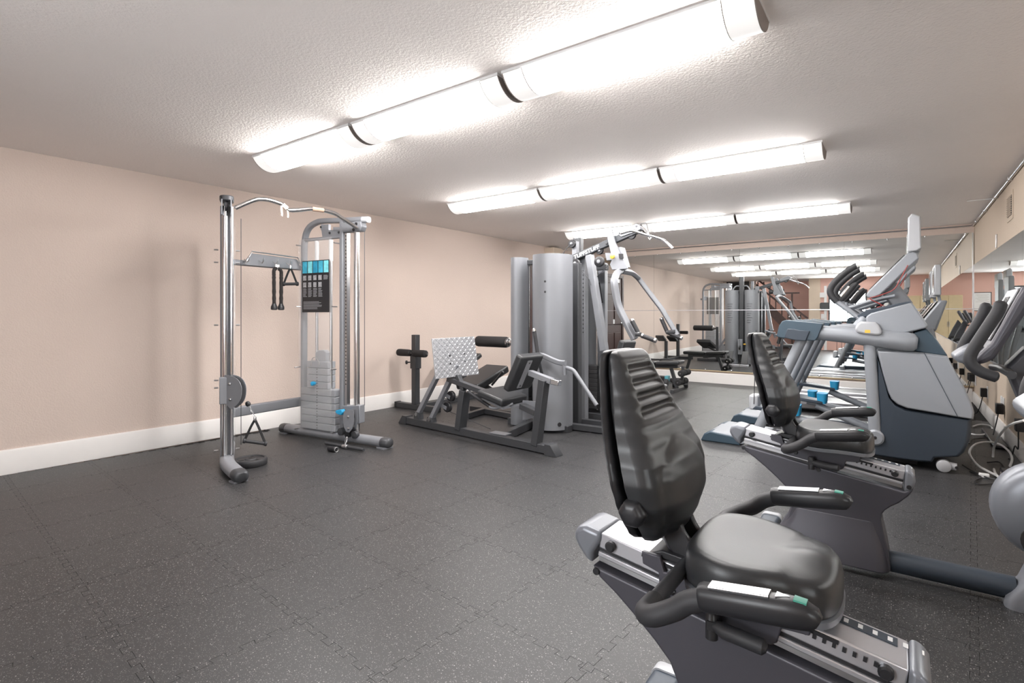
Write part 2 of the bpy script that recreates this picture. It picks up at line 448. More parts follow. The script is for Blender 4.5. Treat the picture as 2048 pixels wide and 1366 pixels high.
tv = thing('television', 'black wall television high in the corner by the stairs', 'television', (-5.0, YB, 2.0))
MB().bx(-5.35, -4.55, YB + .03, YB + .09, 2.0, 2.44).build('case', M_BLACK, tv, bevel=.006)
MB().bx(-5.32, -4.58, YB + .088, YB + .093, 2.03, 2.41).build('screen', M_SCREEN, tv)
MB().bx(-5.05, -4.85, YB, YB + .03, 2.12, 2.32).build('wall_bracket', M_BLACK, tv)
def wallplate(name, u, v, wd, ht, m, label, cat, th=.012, y=None):
    yy = YB if y is None else y
    p = inmir(u, v, yy)
    return solo(MB().bx(p.x - wd / 2, p.x + wd / 2, yy + .0005, yy + th, p.z - ht / 2, p.z + ht / 2), name, m, label, cat, bevel=.004)
wallplate('thermostat', 1646, 590, .19, .17, M_WHITE, 'white square control box on the cream pier', 'thermostat', .03, YB + .031)
wallplate('light_switch', 1646, 633, .12, .18, M_WHITE, 'white light switch on the cream pier', 'switch', .012, YB + .031)
p = inmir(1651, 612, YB)
ds = thing('towel_dispenser', 'black rounded dispenser on the cream pier', 'dispenser', (p.x, YB + .03, p.z))
MB().loft([[V(p.x + a, YB + .031 + .16 * k, p.z + b * k) for a, b in rrect(.30, .24, .05)] for k in (1.0, .92, .8)]).build('body', M_BLACK, ds, bevel=.01)
MB().bx(p.x - .16, p.x + .16, YB + .031, YB + .14, p.z - .15, p.z - .11).build('tray', M_WHITE, ds)
solo(MB().bx(-2.16, -2.08, YB + .0005, YB + .03, 0, 2.2), 'door_casing', M_WHITE, 'white upright casing on the pink wall', 'trim')
wn = thing('window_1', 'bright frosted window in the pink wall behind the camera', 'window', (-1.5, YB, 1.0)); wn['kind'] = 'structure'
M_DAY = mat('frosted_daylight_glass', (.9, .9, .9), .5, emit=(.93, .97, 1.0), estr=20.0)
MB().bx(-1.98, -.98, YB + .002, YB + .012, 1.0, 2.0).build('frosted_pane', M_DAY, wn)
for a, b, c, d in ((-2.03, -1.98, .95, 2.05), (-.98, -.93, .95, 2.05), (-1.98, -.98, .95, 1.0), (-1.98, -.98, 2.0, 2.05), (-1.495, -1.465, 1.0, 2.0)):
    MB().bx(a, b, YB + .001, YB + .035, c, d).build('window_frame', M_BLACK, wn)
cb = thing('storage_cabinet', 'tall tan two-door cabinet in the far corner', 'cabinet', (.45, YB, 0))
MB().bx(.12, .78, YB + .002, YB + .40, 0.03, 1.80).build('body', M_TAN, cb, bevel=.004)
for a, b in ((.125, .447), (.453, .775)):
    d = MB().bx(a, b, YB + .401, YB + .42, 0.06, 1.78).build('door', M_TAN, cb, bevel=.003)
    MB().bx((.425 if a < .3 else .463), (.437 if a < .3 else .475), YB + .42, YB + .44, .85, 1.0).build('handle', M_STEEL, d)
MB().bx(.14, .76, YB + .03, YB + .38, 0, .03).build('plinth', M_BLACK, cb)
fr = thing('framed_certificate', 'framed certificate with portrait on the pink wall', 'picture', (-.35, YB, 1.35))
MB().bx(-.56, -.14, YB + .001, YB + .02, 1.32, 1.88).build('frame', M_BLACK, fr, bevel=.003)
MB().bx(-.54, -.16, YB + .019, YB + .022, 1.34, 1.86).build('sheet', M_WHITE, fr)
for k in range(7):
    MB().bx(-.50 + .03 * (k % 2), -.20 - .03 * (k % 3), YB + .022, YB + .0225, 1.80 - k * .035, 1.806 - k * .035).build('print_line', M_LINE, fr)
MB().lathe((-.35, YB + .022, 1.41), (0, 1, 0), [(0, .075), (.0008, .075)], 20).build('print_portrait', M_LINE, fr)
solo(MB().bx(-.90, -.60, YB + .0005, YB + .006, 1.38, 1.58), 'notice_sheet', M_WHITE, 'wide white notice sheet beside the certificate', 'poster')
# six-panel door on the left wall, hidden directly by the multi gym, seen in the mirror
dy0, dy1 = 7.78, 8.66
xw = xl((dy0 + dy1) / 2)
dr = tag(MB().prism([(xl(dy0) + .012, dy0, .01), (xl(dy1) + .012, dy1, .01), (xl(dy1) + .012, dy1, 2.04), (xl(dy0) + .012, dy0, 2.04)], (.028, 0, 0)).build('door_1', M_BROWN), 'dark brown six-panel door on the left wall', 'door', kind='structure')
for (a, b) in ((.10, .40), (.48, .78)):
    for (z0, z1) in ((.18, .80), (.98, 1.52), (1.66, 1.92)):
        MB().bx(xw + .036, xw + .056, dy0 + a, dy0 + b, z0, z1).build('door_panel', M_BROWN, dr, bevel=.012)
MB().lathe((xw + .05, dy0 + .07, 1.0), (1, 0, 0), [(0, .03), (.012, .03), (.014, .012), (.045, .012), (.05, .026), (.07, .026), (.08, .01)]).build('door_knob', M_CHROME, dr)
MB().bx(xw + .04, xw + .052, dy0 + .35, dy0 + .50, 1.0, 1.10).build('sign_plate', M_WHITE, dr)
for nm, a, b, z0, z1 in (('casing_side', dy0 - .09, dy0 - .01, 0, 2.12), ('casing_side', dy1 + .01, dy1 + .09, 0, 2.12), ('casing_top', dy0 - .01, dy1 + .01, 2.05, 2.12)):
    MB().bx(xw + .0, xw + .05, a, b, z0, z1).build(nm, M_BROWN, dr)
cl = MB().bx(xw + .055, xw + .10, dy0 + .25, dy0 + .5, 1.94, 2.0).build('door_closer', M_STEEL, dr)

# ------------------------------------------------------------------ conduit, vent, alarm box
cpts = [V(XL1 + .2, YM - .03, H - .14), V(XL1 + .2, YM - .03, H - .025)]
solo(MB().tube(fillet([V(XL1 + .16, YM - .02, H - .3), V(XL1 + .16, YM - .02, H - .03), V(XR - .02, YM - .02, H - .03)], .06), .011, 8), 'electrical_conduit', M_STEEL,
     'thin steel conduit along the top of the mirrored wall', 'conduit')
cdt = thing('electrical_conduit', 'steel conduit along the top of the right wall', 'conduit', (XR, 4, H - .03))
MB().tube([V(XR - .018, YM - .05, H - .035), V(XR - .018, YB + .1, H - .035)], .015, 10).build('pipe', M_STEEL, cdt)
for k in range(8):
    y = 9.2 - k * 0.9
    MB().bx(XR - .036, XR - .001, y - .02, y + .02, H - .055, H - .014).build('clamp', M_STEEL, cdt, bevel=.003)
solo(MB().bx(xl(8.4) + .002, xl(8.4) + .20, 8.25, 8.55, H - .15, H - .03), 'sign_housing', M_WALLR, 'beige box high on the left wall behind the multi gym', 'box', bevel=.004)
pv = onx(2021, 413, XR)
vt = thing('wall_vent', 'small louvred air vent high on the right wall', 'vent', (XR, pv.y, pv.z - .11))
MB().bx(XR - .006, XR - .0005, pv.y - .16, pv.y + .16, pv.z - .13, pv.z + .13).build('frame', M_WALLR, vt, bevel=.002)
MB().bx(XR - .007, XR - .006, pv.y - .12, pv.y + .12, pv.z - .09, pv.z + .09).build('opening', M_SEAM, vt)
for k in range(9):
    z = pv.z - .08 + k * .02
    MB().box((XR - .011, pv.y, z), (.012, .23, .003), Matrix.Rotation(math.radians(35), 3, 'Y')).build('slat', M_WALLR, vt)
solo(MB().bx(XR - .012, XR - .0005, 7.45, 7.49, 1.90, 2.04), 'wall_plate', M_STEEL, 'slim grey plate on the right wall above the mirror', 'plate', bevel=.002)
pc = onz(1963, 399, H)
solo(MB().bx(pc.x - .12, pc.x + .12, pc.y - .01, pc.y + .01, H - .008, H - .0005), 'ceiling_clip', M_WHITE, 'short white strip on the ceiling by the conduit', 'strip')
pr_ = onx(1135, 478, -5.2)

# ------------------------------------------------------------------ outlets, adapters, cords along the right wall
def outlet(u, v, n, label, adapter=True):
    p = onx(u, v, XR)
    t = thing('wall_outlet', label, 'outlet', (XR, p.y, p.z), 'outlets on the right wall')
    for k in range(n):
        y = p.y + (k - (n - 1) / 2) * .13
        pl = MB().bx(XR - .007, XR - .0005, y - .045, y + .045, p.z - .07, p.z + .07).build('cover_plate', M_WHITE, t, bevel=.003)
        for s_ in (-1, 1):
            MB().bx(XR - .0085, XR - .007, y - .018, y + .018, p.z + s_ * .03 - .014, p.z + s_ * .03 + .014).build('socket', M_WHITE, pl)
    return p
def adapter(p, dy, dz, label):
    t = thing('power_adapter', label, 'adapter', (XR - .04, p.y + dy, p.z + dz), 'black power adapters in the outlets')
    MB().bx(XR - .065, XR - .0086, p.y + dy - .04, p.y + dy + .04, p.z + dz - .055, p.z + dz + .045).build('body', M_BLACK, t, bevel=.006)
    for s_ in (-.015, .015):
        MB().bx(XR - .0088, XR - .0076, p.y + dy + s_ - .003, p.y + dy + s_ + .003, p.z + dz + .0, p.z + dz + .015).build('prong', M_STEEL, t)
    return V(XR - .045, p.y + dy, p.z + dz - .055)
o1 = outlet(2006, 808, 2, 'double white outlet plate nearest the big bike handlebar'); a1 = adapter(o1, -.10, -.03, 'black adapter in the double outlet below the handlebar')
o2 = outlet(1976, 785, 1, 'white outlet behind the big grey trainer, middle of three'); a2 = adapter(o2, .02, 0, 'black adapter in the middle outlet')
o3 = outlet(1951, 760, 2, 'white outlet plate farthest from the bikes'); a3 = adapter(o3, .05, .03, 'black adapter in the farthest outlet')
o4 = outlet(2052, 850, 1, 'white outlet plate at the photo edge beside the bike'); a4 = adapter(o4, 0, 0, 'black adapter at the photo edge beside the bike')
def cord(pts, r, m, label, n=7):
    return solo(MB().tube(catmull(pts, 8), r, n), 'extension_cord', m, label, 'cord', 'cords on the floor by the right wall')
FL = .012
cord([a1, a1 + V(-.02, 0, -.12), a1 + V(-.06, -.05, -.30), V(XR - .10, a1.y - .1, FL), V(XR - .25, a1.y - .25, FL), V(XR - .3, a1.y - .5, FL)], .005, M_BLACK, 'black cord hanging from the double outlet')
cord([a2, a2 + V(-.03, .02, -.15), V(XR - .12, a2.y + .05, .03), V(XR - .3, a2.y - .15, FL), V(XR - .2, a2.y - .5, FL)], .005, M_BLACK, 'black cord hanging from the middle outlet')
cord([a3, a3 + V(-.04, 0, -.18), V(XR - .12, a3.y - .1, .02), V(XR - .2, a3.y - .4, FL)], .005, M_BLACK, 'black cord hanging from the farthest outlet')
cord([a4, a4 + V(.005, .05, -.15), V(XR - .05, a4.y + .12, .12), V(XR - .06, a4.y + .2, FL), V(XR - .09, a4.y + .1, FL)], .005, M_BLACK, 'black cord hanging from the outlet at the photo edge')
# white loops: traced on an upright plane a hand's breadth off the wall, ends on the floor
wl_px = [(2048, 841), (2020, 850), (2000, 870), (1988, 895), (1986, 925), (1990, 945), (2000, 957)]
cord([onx(u, v, .66 - .012 * i) if v < 940 else onz(u, v, .014) for i, (u, v) in enumerate(wl_px)], .0085, M_WHITE, 'thick white cord arching down beside the bike')
lp = [(1996, 952), (1975, 942), (1955, 930), (1941, 912), (1940, 900), (1952, 888), (1975, 884), (2000, 889), (2018, 903), (2024, 918), (2020, 932)]
cord([onz(u, v, .014 + .05 * math.sin(PI * i / 10)) for i, (u, v) in enumerate(lp)], .0085, M_WHITE, 'thick white cord lying in an open loop on the floor')
lp = [(1945, 853), (1960, 849), (1980, 852), (1984, 860), (1972, 868), (1955, 870), (1943, 868)]
cord([onz(u, v, .016) for u, v in lp], .008, M_WHITE, 'white cord coiled behind the big grey trainer')
lp = [(1940, 943), (1962, 954), (1950, 962), (1957, 969), (1990, 967), (2005, 960), (2012, 945), (2000, 925), (1975, 925)]
cord([onz(u, v, .012) for u, v in lp], .0055, M_BLACK, 'thin black cord curled on the floor by the trainer wheel')
lp = [(1925, 930), (1950, 945), (1975, 955), (2000, 960)]
cord([onz(u, v, .012) for u, v in lp], .005, M_BLACK, 'thin black cord running to the trainer wheel')
p = onz(2034, 966, 0)
ps = thing('power_brick', 'black power brick on the floor among the cords', 'power brick', (p.x, p.y, 0))
MB().bx(p.x - .08, p.x + .08, p.y - .12, p.y + .12, .0015, .075).build('body', M_BLACK, ps, bevel=.01)
MB().bx(p.x - .082, p.x - .08, p.y - .06, p.y + .06, .03, .055).build('sticker', M_LINE, ps)
p = onz(1985, 880, 0)
solo(MB().prism([(XR - .14, p.y - .45, .001), (XR - .03, p.y - .45, .001), (XR - .03, p.y + .5, .001), (XR - .14, p.y + .5, .001)], (0, 0, .03)), 'cable_cover', M_BLACK,
     'low black cable cover along the foot of the right wall', 'cable cover', bevel=.02)
p = onz(1968, 955, 0)
solo(MB().bx(p.x - .03, p.x + .03, p.y - .02, p.y + .02, .001, .03), 'cord_plug', M_WHITE, 'small white plug lying among the cords', 'plug', bevel=.005)
# ------------------------------------------------------------------ recumbent bikes (two of a kind)
YC2 = 3.03
def lerp_tab(tab, z):
    for a, b in zip(tab, tab[1:]):
        if a[0] <= z <= b[0]:
            t = (z - a[0]) / (b[0] - a[0]); t = t * t * (3 - 2 * t) * .5 + t * .5
            return [p + (q - p) * t for p, q in zip(a, b)]
    return tab[0] if z < tab[0][0] else tab[-1]
def make_bike():
    yc = YC2
    t = thing('recumbent_bike', 'grey recumbent exercise bike in the second row, beside the big trainer', 'exercise bike', (-.2, yc, 0), 'recumbent bikes facing the right wall')
    z5 = zm(1420, 830, 3.177)
    yn = 2.965; th = 2 * (yc - yn)
    P = lambda x, y: ony(*z5(x, y), yn)
    # main shell
    outl = [(195, 190), (225, 228), (285, 272), (350, 328), (430, 402), (486, 462), (512, 520), (517, 590), (500, 640), (466, 690), (425, 745), (390, 800), (368, 845),
            (1135, 1026), (1150, 990), (1140, 920), (1125, 830), (1100, 725), (1087, 665), (1093, 630), (1112, 606), (1150, 582), (1200, 560), (1262, 515), (1296, 472), (1232, 487)]
    pts = [P(*q) for q in outl]
    for q in pts: q.z = max(q.z, .03)
    sh = MB().prism([q + V(0, -.004, 0) for q in pts], (0, th + .008, 0)).build('shell', M_BIKE, t, bevel=.018, seg=4)
    # a fuller lower pedestal, as the moulding swells towards the floor
    rings = []
    for z, xa, xb, hw in ((.03, -.545, -.045, .105), (.08, -.53, -.05, .10), (.14, -.50, -.062, .09), (.20, -.465, -.075, .078), (.25, -.45, -.083, .070)):
        rings.append([V((xa + xb) / 2 + a, yc + b, z) for a, b in rrect(xb - xa, 2 * hw, min(.05, hw * .6), 5)])
    MB().loft(rings).build('pedestal', M_BIKE, t, bevel=.006)
    # seat rail
    A, B_ = P(225, 85), P(1250, 362); A2, B2 = P(190, 165), P(1230, 487)
    dr_ = (B_ - A).normalized(); up = V(-dr_.z, 0, dr_.x); dr_ = V(dr_.x, 0, dr_.z)
    hw = .058
    def railbox(a, ln, u0, u1, y0, y1):
        q = [a + up * u0, a + dr_ * ln + up * u0, a + dr_ * ln + up * u1, a + up * u1]
        return MB().prism([V(k.x, y0, k.z) for k in q], (0, y1 - y0, 0))
    ln = (B_ - A).length - .005
    a0 = V(A.x, 0, A.z)
    railbox(a0, ln, -.042, 0, yc - hw, yc + hw).build('seat_rail', M_ALU, t, bevel=.004)
    railbox(a0, ln, -.052, -.042, yc - hw + .006, yc + hw - .006).build('rail_groove', M_BLACK, t)
    railbox(a0, ln, -.066, -.052, yc - hw, yc + hw).build('rail_lip', M_ALU, t, bevel=.003)
    railbox(a0, ln, -.082, -.066, yc - hw + .01, yc + hw - .01).build('rail_base', M_STEEL, t)
    rk = railbox(a0 + dr_ * .12, ln - .24, -.012, -.004, yc - hw - .004, yc - hw + .001).build('adjust_rack', M_BLACK, t)
    for k in range(28):
        railbox(a0 + dr_ * (.125 + k * .0185), .007, -.022, -.012, yc - hw - .004, yc - hw + .001).build('rack_tooth', M_BLACK, rk)
    sc_ = railbox(a0 + dr_ * .38, ln - .40, 0.0005, .002, yc + .012, yc + .045).build('seat_scale', M_SHELLB, t)
    for k in range(12):
        railbox(a0 + dr_ * (.40 + k * .027), .009, .002, .0028, yc + .02, yc + .037).build('scale_mark', M_WHITE, sc_)
    for dd, uu in ((.035, -.022), (ln - .035, -.022)):
        c = a0 + dr_ * dd + up * uu
        MB().lathe((c.x, yc - hw, c.z), (0, -1, 0), [(0, .014), (.012, .014), (.016, .010)], 14).build('bumper', M_BLACK, t)
    for q in ((215, 207), (690, 347), (1265, 458)):
        c = P(*q)
        MB().lathe((c.x, yn - .006, c.z), (0, -1, 0), [(0, .010), (.004, .009), (.0042, .005)], 12).build('bolt', M_BLACK, t)
    # end caps
    tc_ = [P(*q) for q in ((120, 92), (135, 72), (158, 62), (232, 84), (226, 112), (196, 152), (193, 192), (165, 170), (138, 138), (124, 112))]
    MB().prism([V(q.x, yc - .068, q.z) for q in tc_], (0, .136, 0)).build('tail_cap', M_BIKEC, t, bevel=.014, seg=4)
    fc = [P(*q) for q in ((1242, 350), (1280, 362), (1303, 390), (1306, 425), (1296, 460), (1268, 492), (1230, 488))]
    MB().prism([V(q.x, yc - .068, q.z) for q in fc], (0, .136, 0)).build('front_cap', M_BIKEC, t, bevel=.014, seg=4)
    # stabilisers and the beam to the front
    MB().sweep([V(-.60, yc - .30, .034), V(-.60, yc + .30, .034)], rrect(.10, .058, .022)).build('rear_stabiliser', M_SHELLB, t)
    for s_ in (-1, 1):
        MB().sweep([V(-.60, yc + s_ * .285, .036), V(-.60, yc + s_ * .325, .036), V(-.60, yc + s_ * .335, .036)], rrect(.108, .066, .026), scale=[1, 1, .8]).build('stabiliser_cap', M_BIKEL, t)
    MB().beam((-.545, yc, .040), (-.60, yc, .040), .09, .05).build('rear_link', M_SHELLB, t)
    MB().sweep([V(-.06, yc, .062), V(.38, yc, .062)], circ(.048, 18)).build('base_beam', M_SHELLB, t)
    # seat carriage
    cp = [(388, 118), (455, 128), (470, 175), (890, 205), (905, 222), (962, 232), (952, 300), (864, 292), (850, 336), (830, 346), (790, 338), (640, 292), (470, 244), (452, 226), (450, 180), (392, 158)]
    MB().prism([V(P(*q).x, yc - hw - .018, P(*q).z) for q in cp], (0, .014, 0)).build('carriage_plate', M_BIKE, t, bevel=.003)
    MB().prism([V(P(*q).x, yc + hw + .004, P(*q).z) for q in cp], (0, .014, 0)).build('carriage_plate', M_BIKE, t, bevel=.003)
    c0, c1 = P(400, 115), P(930, 228)
    MB().prism([V(c0.x, yc - hw - .004, c0.z - .012), V(c1.x, yc - hw - .004, c1.z - .004), V(c1.x, yc - hw - .004, c1.z + .014), V(c0.x + .04, yc - hw - .004, c0.z + .006)], (0, 2 * hw + .008, 0)).build('carriage', M_BLACK, t, bevel=.004)
    for q in ((497, 228), (548, 234)):
        c = P(*q)
        MB().lathe((c.x, yc - hw - .018, c.z), (0, -1, 0), [(0, .011), (.006, .011), (.009, .007)], 6).build('carriage_bolt', M_BLACK, t)
    # release lever
    c = P(652, 290)
    MB().lathe((c.x, yc - hw - .055, c.z - .03), (0, 0, 1), [(0, .014), (.055, .014), (.06, .010)], 12).build('lever_post', M_BLACK, t)
    a, b = P(665, 285), P(820, 325)
    MB().tube([V(a.x, yc - .12, a.z), V(a.x + .02, yc - .125, a.z - .003), V(b.x, yc - .125, b.z + .004), V(b.x + .008, yc - .125, b.z + .003)], .017, 12, [.7, 1, 1, .5]).build('release_lever', M_RUBBER, t)
    MB().beam((a.x - .005, yc - .13, a.z), (a.x - .005, yc - hw - .01, a.z), .02, .02).build('lever_link', M_BLACK, t)
    # backrest
    TAB = [(.640, -.545, -.492, .115), (.665, -.552, -.474, .145), (.70, -.556, -.462, .17), (.75, -.562, -.452, .197), (.80, -.572, -.456, .207), (.84, -.582, -.466, .203), (.88, -.597, -.485, .188),
           (.92, -.612, -.505, .170), (.96, -.626, -.525, .150), (1.0, -.636, -.543, .132), (1.05, -.647, -.567, .116), (1.085, -.650, -.584, .107), (1.105, -.646, -.600, .098)]
    def backring(z, k, part):
        _, xr, xf, hw_ = lerp_tab(TAB, z)
        xs_ = xr + .026
        if part == 'cushion': x0, x1 = xs_, xf
        else: x0, x1, hw_ = xr, xs_ - .003, hw_ - .003
        pts = []; n = 30; r = min(.034, (x1 - x0) * .55)
        xm = (x0 + x1) / 2
        for i in range(n + 1):                                         # face towards the rider
            f = -1 + 2 * i / n; f = math.copysign(abs(f) ** .8, f); y = hw_ * f; e = max(0, abs(y) - (hw_ - r)) / r
            x = x1 - r * (1 - math.sqrt(max(0, 1 - e * e)))
            if part == 'cushion' and e < .999:
                g = 1 if e <= 0 else (1 - e)
                inn = 1 / (1 + math.exp((abs(f) - .70) * 60))
                if .938 < z < 1.072: x -= .013 * (0.5 - 0.5 * math.cos((z - .938) / .0335 * 2 * PI)) ** .8 * inn * g
                q = (y / (hw_ * .74)) ** 2 + ((z - .755) / .135) ** 2
                if q < 1: x += (.020 * (1 - q) ** .6 + .0015) * g
                x += .012 * (1 - f * f) * g * (1 if z < .93 else .4)
            pts.append((x, y))
        for i in range(1, 6): pts.append((x1 - r + (x0 + r * .6 - x1 + r) * i / 6, hw_ ))
        r2 = min(.02, (x1 - x0) * .4)
        for i in range(11):
            y = hw_ * (1 - 2 * i / 10); e = max(0, abs(y) - (hw_ - r2)) / r2
            pts.append((x0 + r2 * (1 - math.sqrt(max(0, 1 - e * e))), y))
        for i in range(1, 6): pts.append((x0 + r * .6 + (x1 - r - x0 - r * .6) * i / 6, -hw_))
        return [V(xm + (x - xm) * k, yc + y * k, z) for x, y in pts]
    for part, m in (('cushion', M_VINYL), ('back_shell', M_BLACK)):
        rings = [backring(.640, .55, part), backring(.6405, .8, part), backring(.643, .93, part)]
        nz = 110
        for i in range(nz + 1):
            rings.append(backring(.648 + (1.097 - .648) * i / nz, 1, part))
        rings += [backring(1.101, .965, part), backring(1.104, .90, part), backring(1.1055, .75, part)]
        MB().loft(rings).build('backrest' if part == 'cushion' else 'backrest_shell', m, t, ang=60)
    for s_ in (-1, 1):
        kb = MB(); n = 40; rr = lambda a: .029 * (1 + .10 * max(0, math.cos(a * 6)))
        c = V(-.507, yc + s_ * .185, .738)
        rings = [[c + V(rr(2 * PI * k / n) * q * math.cos(2 * PI * k / n), s_ * d, rr(2 * PI * k / n) * q * math.sin(2 * PI * k / n)) for k in range(n)] for d, q in ((0, .9), (.008, 1.05), (.026, 1.0), (.034, .8), (.037, .45))]
        kb.loft(rings).build('adjust_knob', M_BLACK, t)
    MB().sweep(catmull([V(-.375, yc, .575), V(-.43, yc, .585), V(-.475, yc, .625), V(-.505, yc, .69), V(-.52, yc, .74)], 5), rrect(.09, .035, .012)).build('backrest_bracket', M_BIKE, t)
    for s_ in (-1, 1):
        MB().sweep(catmull([V(-.36, yc + s_ * .04, .58), V(-.42, yc + s_ * .04, .60), V(-.46, yc + s_ * .04, .64), V(-.485, yc + s_ * .04, .70)], 5), rrect(.018, .06, .006)).build('bracket_rib', M_BLACK, t)
    # seat: broad moulded saddle, higher at the back edge, rolling down in front
    def seat_out(k):
        base = [(-.430, 0), (-.425, .09), (-.405, .145), (-.36, .175), (-.31, .184), (-.255, .172), (-.205, .150), (-.165, .138), (-.132, .118), (-.112, .07), (-.106, 0)]
        full = base + [(x, -y) for x, y in reversed(base[1:-1])]
        pts = spline2(full + [full[0]], 4)[:-1]
        return [(-.27 + (x + .27) * k, .025 + y * k) for x, y in pts]
    def seat_z(x, y, k):
        y = y - .025
        z = .642 - .012 * ((x + .25) / .18) ** 2 * (1 if x > -.25 else -1.2)
        z += .012 * (abs(y) / .2) ** 2 * (1 if x < -.2 else .2)               # dished for the thighs
        z += .016 * math.exp(-((x + .16) / .05) ** 2) * (math.exp(-(y / .05) ** 2))
        return z
    rings = []
    for k, dz in ((.80, -.072), (.97, -.070), (1.0, -.062), (1.005, -.045), (1.0, -.030), (.975, -.012), (.93, -.003), (.85, 0), (.7, .001), (.5, .002), (.3, .002), (.1, .002)):
        rings.append([V(x, yc + y, (seat_z(x, y, k) if dz > -.04 else .642 - .018 * max(0, (x + .25) / .18)) + dz) for x, y in seat_out(k)])
    MB().loft(rings).build('seat', M_VINYL, t, ang=60)
    MB().loft([[V(x, yc + y, .642 - .018 * max(0, (x + .25) / .18) + dz) for x, y in seat_out(k)] for k, dz in ((.9, -.088), (1.015, -.084), (1.02, -.070), (.9, -.066))]).build('seat_pan', M_BIKEC, t)
    # side grips
    cb_ = MB().tube([V(-.43, yc - .33, .585), V(-.43, yc + .33, .585)], .017, 14).build('cross_bar', M_DARKG, t)
    for s_ in (-1, 1):
        y = yc + s_ * .345
        MB().tube(catmull([V(-.43, yc + s_ * .26, .584), V(-.43, yc + s_ * .315, .586), V(-.405, y, .598), V(-.36, y, .625), V(-.33, y, .650), V(-.295, y, .666)], 6), .021, 14).build('grip_sleeve', M_RUBBER, t)
        g = MB().sweep([V(-.308, y, .668), V(-.302, y, .669), V(-.18, y, .685), V(-.16, y, .688), V(-.135, y, .690), V(-.118, y, .687), V(-.112, y, .684)], rrect(.046, .050, .018), scale=[.9, 1, 1, 1.02, .95, .75, .45]).build('hand_grip', M_BLACK, t)
        MB().sweep([V(-.29, y, .695), V(-.188, y, .709)], rrect(.030, .006, .0025)).build('pulse_sensor', M_STEEL, g)
        MB().sweep([V(-.150, y, .7135), V(-.130, y, .7120)], rrect(.022, .004, .002)).build('grip_button', M_GREEN, g)
        MB().prism([V(-.178, y - .010, .7108), V(-.178, y + .010, .7108), V(-.156, y, .7128)], (0, 0, .002)).build('grip_arrow', M_ALU, g)
    # front: crank housing, mast, console, handlebars, pedals
    hs = MB(); c = V(.50, yc, .405); R0 = .20
    hs.lathe(c, (0, 1, 0), [(-.085, .02), (-.082, .10), (-.075, .155), (-.055, .188), (-.03, R0), (.03, R0), (.055, .188), (.075, .155), (.082, .10), (.085, .02)], 40)
    hs.build('crank_housing', M_BIKEC, t, ang=70)
    MB().loft([[V(.49 + a, yc + b, z) for a, b in rrect(wx, wy, .035)] for z, wx, wy in ((.0, .30, .17), (.04, .29, .17), (.10, .20, .14), (.19, .14, .12), (.30, .12, .10))]).build('front_pedestal', M_BIKEC, t)
    MB().sweep([V(.58, yc - .28, .034), V(.58, yc + .28, .034)], rrect(.10, .058, .022)).build('front_stabiliser', M_SHELLB, t)
    MB().loft([[V(x0, yc - .055, z0), V(x1, yc - .055, z1), V(x1, yc + .055, z1), V(x0, yc + .055, z0)] for x0, z0, x1, z1 in ((.46, .52, .62, .58), (.42, .75, .53, .83), (.345, .985, .415, 1.08))]).build('console_mast', mat('bike_mast_dark', S(58, 58, 63), .45, .1), t, bevel=.015)
    # console: tilted slab with a shelf at its lower edge
    prof = [(1940, 727), (1953, 712), (1962, 703), (1981, 687), (2002, 651), (2032, 596), (2046, 574), (2060, 568), (2078, 585), (2050, 632), (2015, 682), (1990, 718), (1965, 730)]
    q = [ony(u, v, 2.88) for u, v in prof]
    q = [V(k.x, 2.88, k.z) for k in q]
    sh2 = [ony(u, v, 2.93) for u, v in ((1906, 712), (1925, 700), (1946, 690), (1968, 690), (1955, 715), (1935, 727), (1916, 726))]
    MB().prism([V(k.x, 2.93, k.z) for k in sh2], (0, .20, 0)).build('console_shelf', M_BIKEC, t, bevel=.012, seg=3)
    MB().prism(q, (0, .30, 0)).build('console', M_BIKE, t, bevel=.018, seg=3)
    f0, f1 = ony(1984, 682, 2.88), ony(2043, 578, 2.88)
    nrm = V(-(f1.z - f0.z), 0, f1.x - f0.x).normalized()
    MB().prism([V(f0.x, 2.905, f0.z) + nrm * .001, V(f1.x, 2.905, f1.z) + nrm * .001, V(f1.x, 3.155, f1.z) + nrm * .001, V(f0.x, 3.155, f0.z) + nrm * .001], nrm * .008).build('console_face', M_BIKEL, t, bevel=.003)
    MB().prism([V(*(f0.lerp(f1, .35)).xz, 0).xzy + V(0, 2.97, 0) + nrm * .009, V(*(f0.lerp(f1, .85)).xz, 0).xzy + V(0, 2.97, 0) + nrm * .009,
                V(*(f0.lerp(f1, .85)).xz, 0).xzy + V(0, 3.09, 0) + nrm * .009, V(*(f0.lerp(f1, .35)).xz, 0).xzy + V(0, 3.09, 0) + nrm * .009], nrm * .002).build('console_screen', M_SCREEN, t)
    z9 = zm(1880, 520, 5.256)
    near = [(650, 430), (610, 540), (540, 650), (440, 800), (350, 940), (315, 1030), (335, 1105), (420, 1170), (520, 1210), (620, 1238)]
    hb = catmull([ony(*z9(*k), 2.83) for k in near], 6); sc9 = [min(1, .45 + .3 * i, .45 + .3 * (len(hb) - 1 - i)) for i in range(len(hb))]
    MB().tube(hb, .0215, 16, sc9).build('handlebar', M_RUBBER, t)
    far = [(492, 450), (455, 560), (380, 690), (290, 820), (235, 930), (240, 1010), (320, 1080), (420, 1110)]
    hb = catmull([ony(*z9(*k), 3.23) for k in far], 6); sc9 = [min(1, .45 + .3 * i, .45 + .3 * (len(hb) - 1 - i)) for i in range(len(hb))]
    MB().tube(hb, .0215, 16, sc9).build('handlebar', M_RUBBER, t)
    MB().tube([V(.345, 2.83, .965), V(.35, 2.88, .965), V(.35, 3.18, .965), V(.33, 3.23, .965)], .016, 12).build('handlebar_stem', M_BLACK, t)
